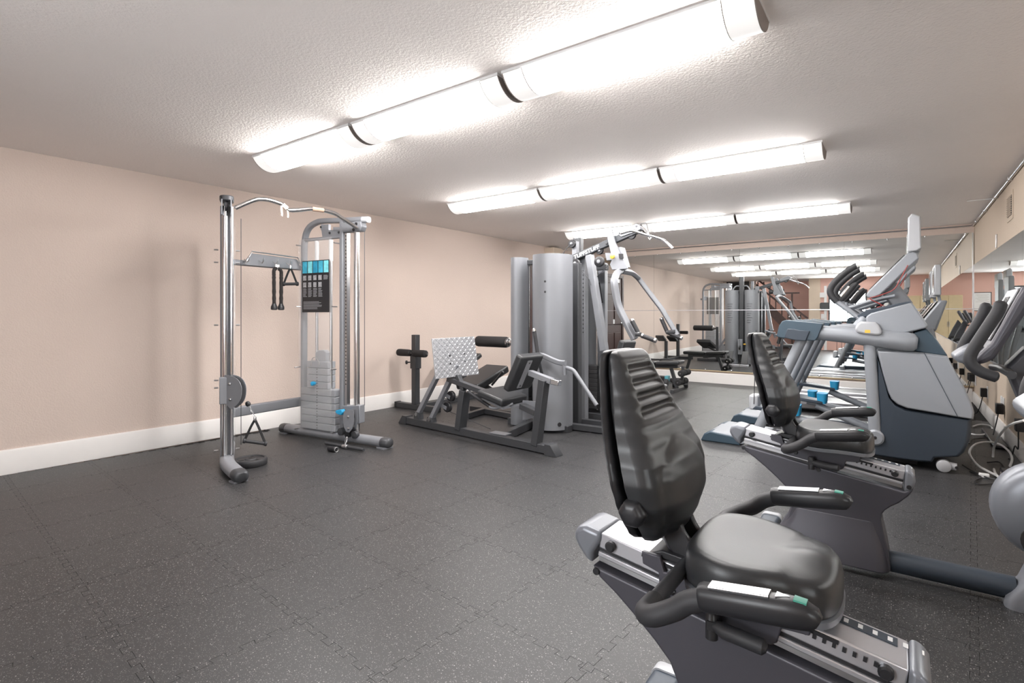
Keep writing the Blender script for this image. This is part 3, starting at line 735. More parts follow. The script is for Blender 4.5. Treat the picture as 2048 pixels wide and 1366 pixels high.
    for s_ in (-1, 1):
        cx, cz = (.47, .28) if s_ < 0 else (.53, .53)
        MB().beam((.50, yc + s_ * .095, .405), (cx, yc + s_ * .105, cz), .018, .032, r=.006).build('crank_arm', M_DARKG, t)
        pd = MB().bx(cx - .055, cx + .055, yc + s_ * .115, yc + s_ * .205, cz - .014, cz + .014).build('pedal', M_BLACK, t, bevel=.006)
        MB().sweep(catmull([V(cx - .05, yc + s_ * .16, cz), V(cx - .065, yc + s_ * .16, cz + .05), V(cx - .01, yc + s_ * .16, cz + .10), V(cx + .05, yc + s_ * .16, cz + .07), V(cx + .055, yc + s_ * .16, cz)], 6), rrect(.06, .006, .002), up=(0, 1, 0)).build('pedal_strap', M_STRAP, pd)
    MB().lathe((.50, yc, .405), (0, 1, 0), [(-.10, .018), (.10, .018)], 14).build('crank_axle', M_DARKG, t)
    return t
bk = make_bike()
b1 = copy_tree(bk)
b1.location = bk.location + V(0, -1.66, 0)
b1['label'] = 'grey recumbent exercise bike in the foreground, closest to the camera'
# ------------------------------------------------------------------ full-motion trainers with rear arches (two of a kind)
def make_amt():
    yc, yn, yf = 5.50, 5.22, 5.78
    t = thing('motion_trainer', 'large grey and slate motion trainer nearest the bikes', 'exercise machine', (-.3, yc, 0), 'motion trainers facing the right wall')
    z1 = zm(1400, 630, 3.657); z2 = zm(1540, 410, 4.407); z3 = zm(1500, 620, 6.827)
    P = lambda z, q, y: ony(*z(*q), y)
    def slab(z, outl, y0, y1, yp=None):
        return MB().prism([V(P(z, q, yp if yp else y0).x, y0, P(z, q, yp if yp else y0).z) for q in outl], (0, y1 - y0, 0))
    def swell(z, outl, ys_, ks, yp):
        """outline swept across the width, drawn in towards both sides"""
        pts = [P(z, q, yp) for q in outl]; cx = sum(p.x for p in pts) / len(pts); cz = sum(p.z for p in pts) / len(pts)
        return MB().loft([[V(cx + (p.x - cx) * k, y, cz + (p.z - cz) * k) for p in pts] for y, k in zip(ys_, ks)])
    ysw = (yn - .02, yn, yn + .04, yf - .04, yf, yf + .02); ksw = (.93, .975, 1, 1, .975, .93)
    low = [(1290, 300), (1330, 430), (1372, 590), (1420, 650), (1500, 690), (1700, 722), (1990, 765), (1988, 860), (1975, 930), (1935, 1010), (1900, 1042), (1720, 1050), (1700, 1085), (1600, 1078), (1480, 1062), (1300, 1035), (1180, 1015), (1210, 960), (1300, 900), (1312, 760), (1292, 520)]
    o = swell(z1, low, ysw, ksw, yn).build('lower_shroud', M_SHELLB, t, bevel=.006)
    upp = [(1288, 255), (1450, 262), (1640, 275), (1812, 300), (1870, 410), (1945, 545), (1992, 650), (2012, 715), (2004, 768), (1900, 752), (1700, 716), (1510, 684), (1440, 655), (1395, 615), (1372, 565), (1330, 420)]
    swell(z1, upp, (yn - .035, yn - .015, yn + .05, yf - .05, yf + .015, yf + .035), (.955, .985, 1.0, 1.0, .985, .955), yn - .015).build('upper_shroud', M_SHELLG, t, bevel=.006)
    a, b = P(z1, (1640, 277), yn - .04), P(z1, (1885, 745), yn - .04)
    MB().beam(V(a.x, yn - .0365, a.z), V(b.x, yn - .0365, b.z), .004, .004).build('shroud_seam', M_SHELLB, t)
    nk = [(1560, 130), (1660, 100), (1740, 190), (1815, 302), (1640, 280), (1560, 262), (1590, 200)]
    swell(z1, nk, (yn + .03, yn + .06, yf - .06, yf - .03), (.97, 1, 1, .97), yn + .03).build('neck', M_CAPB, t, bevel=.008)
    top = [(838, 1000), (850, 975), (885, 952), (1060, 905), (1250, 856), (1320, 950), (1397, 1068), (1380, 1085), (1290, 1108), (1200, 1130), (1080, 1140), (940, 1135), (845, 1060)]
    swell(z2, top, (yn + .01, yn + .03, yn + .07, yf - .07, yf - .03, yf - .01), (.96, .985, 1, 1, .985, .96), yn + .02).build('top_housing', M_SHELLG, t, bevel=.008)
    rim = [(735, 1000), (790, 955), (850, 925), (1190, 855), (1235, 850), (1250, 862), (1060, 910), (885, 957), (840, 990)]
    slab(z2, rim, yn + .04, yf - .04, yn + .04).build('top_rim', M_SHELLB, t, bevel=.006)
    # the two side arches: beam, rear cap, rear post
    for y in (yn + .0, yf):
        dy = y - yn
        Q = lambda q, z=z1: P(z, q, yn) + V(0, dy, 0)
        A, B_ = Q((860, 128)), Q((1520, 198)); C_ = Q((1592, 205))
        MB().sweep([A, A.lerp(B_, .3) + V(0, 0, .004), A.lerp(B_, .7) + V(0, 0, .002), B_, B_.lerp(C_, .6), C_], circ(.068, 22, .072), scale=[.86, .92, 1, 1.06, .98, .6]).build('arch_beam', M_SHELLG, t, ang=60)
        cap_o = [(578, 120), (590, 75), (612, 45), (640, 36), (900, 62), (905, 72), (870, 160), (850, 186), (800, 184), (600, 165), (570, 155)]
        pts = [Q(q) for q in cap_o]
        MB().prism([p + V(0, -.075, 0) for p in pts], (0, .15, 0)).build('rear_cap', M_CAPB, t, bevel=.016, seg=3)
        br = [(640, 130), (652, 98), (700, 100), (735, 108), (815, 115), (800, 150), (785, 188), (705, 182), (630, 165)]
        pts = [Q(q) for q in br]
        MB().prism([p + V(0, -.092, 0) for p in pts], (0, .184, 0)).build('cap_bracket', M_SHELLB, t, bevel=.006)
        T0, T1 = Q((745, 175)), Q((425, 835))
        MB().sweep([T0, T1 + V(0, 0, -.0)], circ(.043, 20)).build('rear_post', M_SHELLG, t, ang=60)
        F0, F1 = Q((1240, 215)), Q((1282, 880))
        MB().sweep([F0, F1], rrect(.07, .085, .03)).build('front_strut', M_SHELLG, t, ang=60)
        MB().lathe(F1 + V(.0, -.055, -.01), (0, 1, 0), [(0, .05), (.01, .062), (.10, .062), (.11, .05)], 26).build('strut_pivot', M_SHELLG, t)
        MB().lathe(F1 + V(.0, -.058, -.01), (0, 1, 0), [(-.004, .010), (.004, .014)], 12).build('pivot_bolt', M_BLACK, t)
        pod = [(1130, 105), (1150, 62), (1175, 47), (1280, 52), (1305, 70), (1330, 118), (1325, 146), (1300, 152), (1220, 146), (1150, 132)]
        pts = [P(z1, q, yn - .08) + V(0, dy, 0) for q in pod]
        MB().prism([p + V(0, 0.0, 0) for p in pts], (0, .16, 0)).build('side_pod', M_BIKEL, t, bevel=.02, seg=4)
        c = P(z1, (1225, 120), yn - .08) + V(0, dy, 0)
        MB().bx(c.x - .018, c.x + .018, c.y - .0012, c.y + .001, c.z - .012, c.z + .012).build('pod_badge', M_YEL, t)
    # rear base: broad foot with slate nose
    fy0, fy1 = 5.19, 5.80
    MB().prism([V(-1.545, fy0, .012), V(-1.50, fy0, .085), V(-1.44, fy0, .10), V(-1.02, fy0, .085), V(-1.0, fy0, .012)], (0, fy1 - fy0, 0)).build('rear_foot', M_SHELLG, t, bevel=.015, seg=3)
    MB().prism([V(-1.56, fy0 - .006, .0), V(-1.525, fy0 - .006, .07), V(-1.47, fy0 - .006, .098), V(-1.22, fy0 - .006, .075), V(-1.20, fy0 - .006, .0)], (0, .14, 0)).build('foot_nose', M_CAPB, t, bevel=.012, seg=3)
    MB().prism([V(-1.56, fy1 - .134, .0), V(-1.525, fy1 - .134, .07), V(-1.47, fy1 - .134, .098), V(-1.22, fy1 - .134, .075), V(-1.20, fy1 - .134, .0)], (0, .14, 0)).build('foot_nose', M_CAPB, t, bevel=.012, seg=3)
    MB().beam((-1.05, yc, .05), (-.15, yc, .05), .16, .08).build('base_spine', M_SHELLB, t, bevel=.01)
    # pedals and their links
    for k, (y, x, z) in enumerate(((yc - .13, -.96, .33), (yc + .13, -.78, .42))):
        pe = MB().prism([V(x - .16, y - .085, z + .0), V(x + .20, y - .085, z - .03), V(x + .20, y - .085, z - .005), V(x - .13, y - .085, z + .035)], (0, .17, 0)).build('pedal', M_SHELLB, t, bevel=.008)
        MB().loft([[V(x + .19 + a, y + b, z - .025 + q * .09) for a, b in rrect(.07 + .015 * q, .155, .03)] for q in (0, .5, 1)]).build('toe_cup', M_CYAN, pe)
        MB().bx(x - .19, x - .11, y - .08, y + .08, z - .01, z + .13).build('heel_block', M_BIKEL, pe, bevel=.02, seg=3)
        MB().tube([V(x + .14, y, z - .05), V(-.15, y, .17)], .032, 14).build('pedal_link', M_SHELLG, t)
        MB().tube([V(x - .14, y - .10, z + .05), V(x - .12, y - .10, 1.06)], .004, 6).build('suspension_cable', M_DARKG, t)
    # moving handles
    for y, k in ((yn + .06, 0), (yf - .06, 1)):
        dy = y - yn
        Hq = lambda q: P(z2, q, yn + .06) + V(0, dy - .06, 0)
        MB().tube([Hq((800, 1010)), Hq((690, 925)), Hq((575, 845))], .021, 14).build('handle_arm', M_SHELLG, t)
        MB().tube(catmull([Hq(q) for q in ((590, 855), (548, 808), (530, 762), (545, 715), (590, 660), (670, 590), (745, 542), (762, 535))], 6), .026, 16, None).build('handle_grip', M_RUBBER, t)
        MB().lathe(Hq((792, 1010)) + V(.01, 0, -.02), (.5, 0, .6), [(-.05, .034), (.03, .04), (.045, .03)], 16).build('handle_boot', M_SHELLG, t)
    # fixed grips and rails
    for y in (yc - .17, yc + .17):
        Gq = lambda q: P(z2, q, yc - .17) + V(0, y - yc + .17, 0)
        MB().tube(catmull([Gq((1100, 800)), Gq((980, 820)), Gq((840, 860)), Gq((700, 905)), Gq((650, 890)), Gq((640, 850))], 5), .014, 12).build('fixed_rail', M_SHELLG, t)
        MB().tube([Gq((630, 845)), Gq((640, 825)), Gq((735, 715)), Gq((765, 690))], .022, 14, [.8, 1, 1, .7]).build('fixed_grip', M_RUBBER, t)
        a, b = Gq((640, 815)), Gq((715, 725))
        MB().tube([a + V(-.012, -.012, .008), b + V(-.012, -.012, .008)], .012, 10).build('pulse_sensor', M_CHROME, t)
    # console, mast, screen
    MB().sweep([P(z2, (1180, 900), yc - .08) + V(0, .08, 0), P(z2, (1030, 700), yc - .08) + V(0, .08, 0)], rrect(.14, .075, .02), up=(0, 1, 0)).build('console_mast', M_GREY, t)
    con = [(846, 795), (865, 760), (1200, 430), (1262, 412), (1300, 425), (1315, 470), (1215, 560), (1040, 730), (975, 790), (905, 822), (858, 815)]
    slab(z2, con, yc - .19, yc + .19, yc - .19).build('console', M_SHELLG, t, bevel=.015, seg=3)
    a, b = P(z2, (880, 745), yc - .15), P(z2, (1190, 440), yc - .15)
    nr = V(-(b.z - a.z), 0, b.x - a.x).normalized()
    MB().prism([V(a.x, yc - .15, a.z) + nr * .002, V(b.x, yc - .15, b.z) + nr * .002, V(b.x, yc + .15, b.z) + nr * .002, V(a.x, yc + .15, a.z) + nr * .002], nr * .003).build('console_face', M_SCREEN, t)
    tvp = [(1216, 112), (1250, 72), (1328, 98), (1334, 380), (1290, 405), (1214, 412)]
    slab(z2, tvp, yc - .17, yc + .17, yc - .17).build('screen_case', M_BIKEL, t, bevel=.01, seg=3)
    a, b = P(z2, (1216, 150), yc - .17), P(z2, (1214, 390), yc - .17)
    MB().bx(a.x - .003, a.x + .004, yc - .145, yc + .145, b.z, a.z).build('screen', M_SCREEN, t)
    MB().sweep([P(z2, (1260, 470), yc - .17) + V(0, .17, 0), P(z2, (1280, 380), yc - .17) + V(0, .17, 0)], rrect(.06, .03, .01), up=(0, 1, 0)).build('screen_arm', M_SHELLG, t)
    MB().tube(catmull([P(z2, q, yc - .19) for q in ((1215, 530), (1150, 650), (1090, 745), (960, 800), (880, 825), (980, 880), (940, 905))], 6), .004, 6).build('safety_cord', M_RED, t)
    # transport wheels
    for y in (yn + .02, yf - .02):
        W = P(z1, (1783, 1090), yn) ; W2 = P(z1, (1878, 1105), yn)
        W = V(W.x, y, W.z); W2 = V(W2.x, y, W2.z)
        MB().lathe(V(W.x, y - .03, .05), (0, 1, 0), [(-.006, .034), (0, .046), (.05, .046), (.056, .034)], 22).build('transport_wheel', M_BIKEL, t)
        MB().sweep([V(W.x, y, .058), V(W2.x, y, .050)], rrect(.05, .055, .024)).build('wheel_bracket', M_BIKEL, t)
        MB().lathe(V(W2.x, y - .028, .05), (0, 1, 0), [(-.003, .010), (.002, .012)], 12).build('wheel_bolt', M_BLACK, t)
    MB().bx(-.45, .10, yc - .12, yc + .12, 0, .04).build('front_foot', M_BLACK, t)
    return t
am = make_amt()
am2 = copy_tree(am); am2.location = am.location + V(0, 1.10, 0)
am2['label'] = 'large grey and slate motion trainer behind the first, nearer the mirrored wall'

# ------------------------------------------------------------------ treadmills beyond the trainers
def make_treadmill(y0, label):
    yc = y0 + .36
    t = thing('treadmill', label, 'treadmill', (-.5, yc, 0), 'treadmills near the mirrored wall')
    xr, xf = -1.60, .35
    MB().bx(xr + .05, xf - .35, y0 + .10, y0 + .62, .10, .135).build('running_belt', M_BLACK, t, bevel=.004)
    MB().bx(xr + .10, xf, y0 + .08, y0 + .64, .035, .099).build('deck_frame', M_GREY, t)
    for y in (y0 + .05, y0 + .67):
        MB().bx(xr + .03, xf - .3, y - .05, y + .05, .10, .15).build('side_rail', M_ALU, t, bevel=.006)
        MB().bx(xr, xr + .06, y - .055, y + .055, .03, .155).build('rear_cap', M_BLACK, t, bevel=.012)
        MB().bx(xr + .03, xf - .3, y - .045, y + .045, .06, .0995).build('side_skirt', M_STEEL, t)
        MB().bx(xr + .08, xr + .2, y - .03, y + .03, 0, .06).build('rear_foot', M_BLACK, t)
        MB().sweep(catmull([V(xf - .05, y, .12), V(xf - .02, y, .6), V(xf - .10, y, 1.05)], 6), rrect(.06, .09, .02), up=(0, 1, 0)).build('upright', M_GREY, t)
        MB().tube(fillet([V(xf - .10, y, 1.02), V(xf - .30, y, .98), V(xf - .62, y, .94)], .05), .02, 12).build('handrail', M_RUBBER, t)
    MB().prism([V(xf - .38, y0, .02), V(xf - .38, y0, .16), V(xf - .30, y0, .24), V(xf + .1, y0, .28), V(xf + .18, y0, .20), V(xf + .18, y0, .02)], (0, .72, 0)).build('motor_hood', M_SHELLG, t, bevel=.03, seg=3)
    MB().bx(xf - .2, xf + .1, y0 + .1, y0 + .62, 0, .03).build('front_foot', M_BLACK, t)
    con = [V(xf - .24, yc - .34, 1.03), V(xf - .02, yc - .34, 1.36), V(xf + .05, yc - .34, 1.36), V(xf - .05, yc - .34, 1.02), V(xf - .2, yc - .34, 1.0)]
    MB().prism(con, (0, .68, 0)).build('console', M_SHELLG, t, bevel=.02)
    MB().prism([V(xf - .225, yc - .28, 1.07), V(xf - .035, yc - .28, 1.352), V(xf - .035, yc + .28, 1.352), V(xf - .225, yc + .28, 1.07)], (-.004, 0, .003)).build('console_face', M_SCREEN, t)
    MB().bx(xf - .06, xf + .0, yc - .20, yc + .20, 1.42, 1.76).build('screen_case', M_BIKEL, t, bevel=.01)
    MB().bx(xf - .064, xf - .058, yc - .17, yc + .17, 1.46, 1.73).build('screen', M_SCREEN, t)
    MB().beam((xf + .0, yc, 1.33), (xf - .02, yc, 1.45), .06, .03).build('screen_arm', M_SHELLG, t)
    return t
make_treadmill(7.42, 'silver-railed treadmill just beyond the motion trainers')
make_treadmill(8.42, 'silver-railed treadmill closest to the mirrored wall')
# ------------------------------------------------------------------ cable machine (dual pulley functional trainer)
def make_trainer():
    PLf, PLr = (-4.33, 2.08), (-4.80, 2.32)
    R0, R1 = (-5.09, 3.02), (-3.73, 3.21)
    t = thing('cable_machine', 'silver dual pulley cable machine with pull-up bar against the beige wall', 'exercise machine', (-4.4, 2.6, 0))
    za = zm(400, 360, 4.269); zb = zm(400, 660, 4.14)
    RP = lambda z, q: onv(*z(*q), R0, R1)
    rd = (Vector((*R1, 0)) - Vector((*R0, 0))).normalized(); rn = V(rd.y, -rd.x, 0)          # rn faces the camera side
    lf, lr = Vector((*PLf, 0)), Vector((*PLr, 0)); ld = (lf - lr).normalized(); ln_ = V(ld.y, -ld.x, 0)
    # ---- left tower, seen end-on
    MB().sweep([V(lf.x, lf.y, .06), V(lf.x, lf.y, 2.06)], rrect(.095, .075, .03), up=(*ld.xy, 0)).build('front_column', M_GREY, t, ang=60)
    cr = lf + ld * .055 + ln_ * .012
    MB().tube([V(cr.x, cr.y, .10), V(cr.x, cr.y, 2.05)], .022, 16).build('chrome_guide', M_CHROME, t)
    cr2 = lf + ld * .055 - ln_ * .034
    MB().tube([V(cr2.x, cr2.y, .10), V(cr2.x, cr2.y, 2.05)], .012, 12).build('chrome_guide', M_CHROME, t)
    tc = lf + ld * .03
    MB().sweep([V(tc.x, tc.y, 2.09), V(tc.x, tc.y, 2.135)], rrect(.10, .15, .04), up=(*ld.xy, 0)).build('top_cap', M_DARKG, t, bevel=.01)
    for s_ in (-1, 1):
        c = lf + ld * .06 + ln_ * s_ * .032
        MB().beam(V(c.x, c.y, 1.98), V(c.x, c.y, 2.10), .008, .09, up=(*ld.xy, 0)).build('pulley_plate', M_GREY, t)
    c = lf + ld * .07
    MB().lathe(V(c.x, c.y, 2.05), ln_, [(-.012, .045), (-.006, .038), (.006, .038), (.012, .045)], 22).build('top_pulley', M_BLACK, t)
    MB().sweep([V(lr.x, lr.y, .06), V(lr.x, lr.y, 1.95), *[V(*(lr + ld * (.16 * (1 - math.cos(a)))).xy, 1.95 + .12 * math.sin(a)) for a in (.5, 1.0, 1.5)], V(*(lf - ld * .03).xy, 2.075)], rrect(.05, .06, .018), up=(*ld.xy, 0)).build('rear_frame', M_GREY, t, ang=60)
    ft = catmull([V(lr.x, lr.y, .055), V(lf.x, lf.y, .055), V(-4.12, 1.995, .055), V(-3.88, 1.945, .045)], 6)
    MB().sweep(ft, rrect(.105, .085, .038)).build('floor_foot', M_SILVER, t, ang=60)
    e = ft[-1]; ed = (ft[-1] - ft[-2]).normalized()
    MB().sweep([e - ed * .01, e + ed * .06, e + ed * .085], rrect(.11, .086, .036), scale=[1, .98, .7]).build('foot_cap', M_DARKG, t, ang=60)
    MB().bx(e.x - .02, e.x + .06, e.y - .06, e.y + .04, 0, .012).build('foot_pad', M_SILVER, t)
    # weight stack of the left tower
    lm = lf.lerp(lr, .52)
    for k in range(9):
        MB().beam(V(lm.x, lm.y, .11 + k * .042) - ld * .11, V(lm.x, lm.y, .11 + k * .042) + ld * .11, .085, .039).build('weight_plate', M_PLATE, t, bevel=.003)
    for s_ in (-.07, .07):
        c = lm + ld * s_; MB().tube([V(c.x, c.y, .08), V(c.x, c.y, 1.98)], .010, 10).build('guide_rod', M_CHROME, t)
    for s_ in (-1, 1):
        c = lm + ln_ * s_ * .052
        MB().beam(V(c.x, c.y, .10), V(c.x, c.y, 1.95), .004, .20, up=(*ld.xy, 0)).build('clear_shield', M_ACRYL, t)
    for z in (1.72, 1.62, 1.12, .68, .62, .12):
        for s_ in (-1, 1):
            c = lf - ld * .05 + ln_ * s_ * .062
            MB().tube([V(c.x, c.y, z), V(*(c + ln_ * s_ * .022).xy, z), V(*(c + ln_ * s_ * .03).xy, z)], .006, 8).build('shield_stud', M_STEEL, t)
    c = lf - ln_ * .10 - ld * .04
    MB().tube([V(c.x, c.y, .15), V(c.x, c.y, 1.98)], .0028, 6).build('cable', M_DARKG, t)
    # pulley carriage on the left tower
    cz = .585
    cc = lf + ld * .06
    MB().beam(V(cc.x, cc.y, cz - .08), V(cc.x, cc.y, cz + .13), .10, .07, up=(*ld.xy, 0)).build('carriage_block', M_GREY, t, bevel=.006)
    sw = (rd * .8 + V(0, 1, 0) * .2).normalized(); sn = V(sw.y, -sw.x, 0)
    for s_ in (-1, 1):
        o_ = cc + sn * s_ * .022
        pl = [(0, .125), (.03, .125), (.075, .112), (.105, .085), (.122, .045), (.125, 0), (.118, -.05), (.10, -.09), (.07, -.12), (.045, -.135), (.0, -.06)]
        MB().prism([V(o_.x, o_.y, cz + .02) + sw * (a * 1.3) + V(0, 0, b) for a, b in spline2(pl + [pl[0]], 2)[:-1]], sn * (s_ * .004)).build('swivel_plate', M_GREY, t)
    for a, b in ((.055, .06), (.06, -.06)):
        q = V(cc.x, cc.y, cz + .02) + sw * a + V(0, 0, b)
        MB().lathe(q, sn, [(-.012, .05), (-.005, .042), (.005, .042), (.012, .05)], 22).build('pulley', M_BLACK, t)
        MB().lathe(q + sn * .027, sn, [(0, .012), (.008, .012), (.012, .006)], 8).build('pulley_bolt', M_STEEL, t)
    # ---- right tower, seen from the side
    up_h = RP(za, (1215, 350)).z
    fr_pts = [RP(zb, (860, 800)), RP(za, (890, 560)), RP(za, (905, 465)), RP(za, (940, 400)), RP(za, (1000, 362)), RP(za, (1060, 350)), RP(za, (1230, 345)), RP(za, (1400, 336))]
    MB().sweep([fr_pts[0]] + catmull(fr_pts[1:], 4), rrect(.05, .062, .02), up=rn).build('rear_frame', M_SILVER, t, ang=60)
    e0, e1 = RP(za, (1395, 338)), RP(za, (1440, 338))
    MB().sweep([e0, e1], rrect(.055, .066, .022), up=rn).build('frame_end_cap', M_BIKEL, t, ang=60)
    a, b = RP(za, (1222, 355)), RP(zb, (1180, 880))
    MB().sweep([a, V(a.x, a.y, b.z)], rrect(.05, .06, .015), up=rn).build('mid_upright', M_SILVER, t)
    a, b = RP(za, (890, 515)), RP(za, (1215, 490))
    MB().beam(a, V(b.x, b.y, a.z), .05, .025).build('top_shelf', M_SILVER, t, bevel=.004)
    for q0, q1, q2, q3 in (((1045, 380), (1110, 380), (1110, 440), (1045, 430)), ((1050, 430), (1205, 430), (1205, 490), (1060, 500)), ((1150, 405), (1205, 405), (1205, 440), (1150, 440))):
        pts = [RP(za, q) + rn * .02 for q in (q0, q1, q2, q3)]
        MB().prism(pts, rn * -.03).build('top_pulley_bracket', M_GREY, t)
    for q in ((1048, 405), (1122, 455), (1200, 450)):
        MB().lathe(RP(za, q) + rn * .022, rn, [(0, .012), (.006, .01)], 10).build('bracket_bolt', M_DARKG, t)
    chr_b, chr_t = RP(zb, (1298, 620)), RP(za, (1352, 440))
    MB().tube([V(chr_b.x, chr_b.y, .12), V(chr_b.x, chr_b.y, chr_t.z)], .027, 18).build('chrome_post', M_CHROME, t)
    pb = RP(zb, (1221, 600)); pr_b = V(pb.x, pb.y, .12)
    rail = MB().beam(pr_b, V(pr_b.x, pr_b.y, RP(za, (1265, 455)).z), .026, .04, up=rn).build('adjust_rail', M_STEEL, t)
    for k in range(42):
        MB().lathe(V(pr_b.x, pr_b.y, .55 + k * .034) + rn * .0202, rn, [(0, .0065), (.001, .0065)], 8).build('rail_hole', M_SEAM, rail)
    mbk = [(1215, 370), (1395, 355), (1405, 400), (1390, 440), (1330, 445), (1240, 452)]
    MB().prism([RP(za, q) + rn * .035 for q in mbk], rn * -.07).build('head_bracket', M_SILVER, t, bevel=.008)
    for q in ((1357, 380), (1335, 428)):
        MB().lathe(RP(za, q) + rn * .036, rn, [(0, .016), (.004, .014)], 14).build('bracket_bolt', M_BLACK, t)
    a = RP(za, (1405, 440)); b = RP(zb, (1335, 620))
    MB().tube([a, V(a.x, a.y, b.z)], .003, 6).build('cable', M_DARKG, t)
    # base foot
    fpts = [RP(zb, q) for q in ((715, 838), (830, 838), (1000, 862), (1200, 895), (1340, 905), (1440, 925), (1530, 955))]
    fpts = [V(p.x, p.y, max(.05, min(.085, p.z))) for p in fpts]
    MB().sweep(catmull(fpts, 4), rrect(.10, .085, .04)).build('floor_foot', M_SILVER, t, ang=60)
    for p_, d in ((fpts[0], fpts[0] - fpts[1]), (fpts[-1], fpts[-1] - fpts[-2])):
        d = d.normalized()
        MB().sweep([p_ - d * .02, p_ + d * .05, p_ + d * .07], rrect(.108, .088, .04), scale=[1, .97, .65]).build('foot_cap', M_DARKG, t, ang=60)
        MB().bx(p_.x - .05, p_.x + .05, p_.y - .055, p_.y + .055, 0, .014).build('foot_pad', M_SILVER, t)
    # weight stack
    for k in range(6):
        a, b = RP(zb, (875, 820 - 49 * k)), RP(zb, (1155, 820 - 49 * k))
        z0, z1_ = .095 + k * .066, .095 + k * .066 + .062
        MB().beam(V(a.x, a.y, (z0 + z1_) / 2), V(b.x, b.y, (z0 + z1_) / 2), .11, .062).build('weight_plate', M_PLATE, t, bevel=.004)
    for k in range(4):
        a, b = RP(zb, (920, 400)), RP(zb, (1090, 400))
        zc = .095 + 6 * .066 + k * .066 + .031
        MB().beam(V(a.x, a.y, zc), V(b.x, b.y, zc), .10, .062).build('weight_plate', M_PLATE, t, bevel=.004)
    for q in (968, 1085):
        p_ = RP(zb, (q, 100)); MB().tube([V(p_.x, p_.y, .09), V(p_.x, p_.y, RP(za, (1000, 520)).z)], .014, 12).build('guide_rod', M_STEEL, t)
        MB().tube([V(p_.x, p_.y, RP(za, (1000, 700)).z), V(p_.x, p_.y, RP(za, (1000, 520)).z)], .020, 12).build('rod_sleeve', M_WHITE, t)
    p_ = RP(zb, (1018, 220)); MB().prism([RP(zb, q) + rn * .03 for q in ((975, 285), (975, 185), (1000, 165), (1040, 165), (1062, 185), (1062, 285))], rn * -.06).build('stack_head', M_PLATE, t, bevel=.006)
    for k in range(22):
        p_ = RP(zb, (1007, 320 + k * 23)) + rn * .0565
        MB().lathe(p_, rn, [(0, .006), (.0012, .006)], 8).build('selector_hole', M_SEAM, t)
    pin = RP(zb, (997, 435)) + rn * .06
    MB().lathe(pin, rn, [(0, .012), (.02, .02), (.045, .02), (.05, .012)], 14).build('selector_pin', M_CYAN, t)
    MB().tube(catmull([RP(zb, (965, 290)) + rn * .06, RP(zb, (970, 235)) + rn * .06, RP(zb, (1000, 225)) + rn * .06, RP(zb, (1025, 260)) + rn * .06, RP(zb, (1025, 290)) + rn * .06], 6), .004, 8).build('pin_tether', M_STEEL, t)
    # clear shield with instruction placard
    a, b = RP(zb, (872, 830)), RP(zb, (1140, 850)); zt = RP(za, (900, 520)).z
    q0, q1 = a + rn * .075, b + rn * .075
    MB().prism([V(q0.x, q0.y, .10), V(q1.x, q1.y, .10), V(q1.x, q1.y, zt), V(q0.x, q0.y, zt)], rn * .004).build('clear_shield', M_ACRYL, t)
    for q in ((885, 565), (1205, 545), (885, 1082), (1185, 1082)):
        p_ = RP(za, q); MB().tube([p_ + rn * .02, p_ + rn * .09], .006, 8).build('shield_stud', M_STEEL, t)
    for q in ((845, 303), (1140, 322), (845, 805), (1135, 838)):
        p_ = RP(zb, q); MB().tube([p_ + rn * .02, p_ + rn * .09], .006, 8).build('shield_stud', M_STEEL, t)
    c00, c11 = RP(za, (933, 1130)) + rn * .082, RP(za, (1162, 685)) + rn * .082
    pw = (Vector((c11.x, c11.y, 0)) - Vector((c00.x, c00.y, 0))).length; ph = c11.z - c00.z
    def board(x0, x1, y0, y1, d): return [V(c00.x, c00.y, c00.z + ph * y) + rd * (pw * x) + rn * d for x, y in ((x0, y0), (x1, y0), (x1, y1), (x0, y1))]
    pc = MB().prism(board(0, 1, 0, 1, 0), rn * .004).build('instruction_placard', M_BLACK, t)
    pc['label'] = 'black placard with blue photo band and white exercise text'
    for k in range(5):
        MB().prism(board(.02 + k * .197, .19 + k * .197, .76, .985, .0045), rn * .0006).build('placard_photo', mat('placard_cyan_%d' % (k % 3), [S(66, 168, 196), S(120, 205, 220), S(40, 140, 172)][k % 3], .5, var=.5, vscale=25), pc)
    rnd = random.Random(3)
    for k in range(4):
        for r_ in range(2):
            x0 = .04 + k * .19; y0 = .62 - r_ * .135
            MB().prism(board(x0, x0 + .12, y0, y0 + .095, .0045), rn * .0006).build('placard_figure', mat('placard_figure', S(150, 150, 152), .5, var=.9, vscale=70), pc)
        for r_ in range(8):
            x0 = .04 + k * .19; y0 = .455 - r_ * .022
            MB().prism(board(x0, x0 + .10 + .05 * rnd.random(), y0, y0 + .009, .0045), rn * .0004).build('placard_text_line', M_PLATE, pc)
    for r_ in range(7):
        y0 = .20 - r_ * .023
        MB().prism(board(.05, .55 + .2 * rnd.random(), y0, y0 + .008, .0045), rn * .0004).build('placard_text_line', M_PLATE, pc)
    for r_ in range(5):
        y0 = .70 - r_ * .018
        MB().prism(board(.80, .92 + .05 * rnd.random(), y0, y0 + .008, .0045), rn * .0004).build('placard_text_line', M_PLATE, pc)
    # lower carriage on the right tower
    c = RP(zb, (1265, 720))
    MB().prism([RP(zb, q) + rn * .03 for q in ((1195, 625), (1340, 620), (1340, 770), (1215, 790), (1195, 760))], rn * -.07).build('carriage_block', M_GREY, t, bevel=.006)
    for s_ in (0, 1):
        o_ = rn * (.045 + .05 * s_)
        pl = [(1250, 700), (1258, 660), (1285, 645), (1335, 650), (1340, 740), (1325, 800), (1300, 832), (1275, 825), (1255, 780)]
        MB().prism([RP(zb, q) + o_ for q in pl], rn * .004).build('swivel_plate', M_GREY, t)
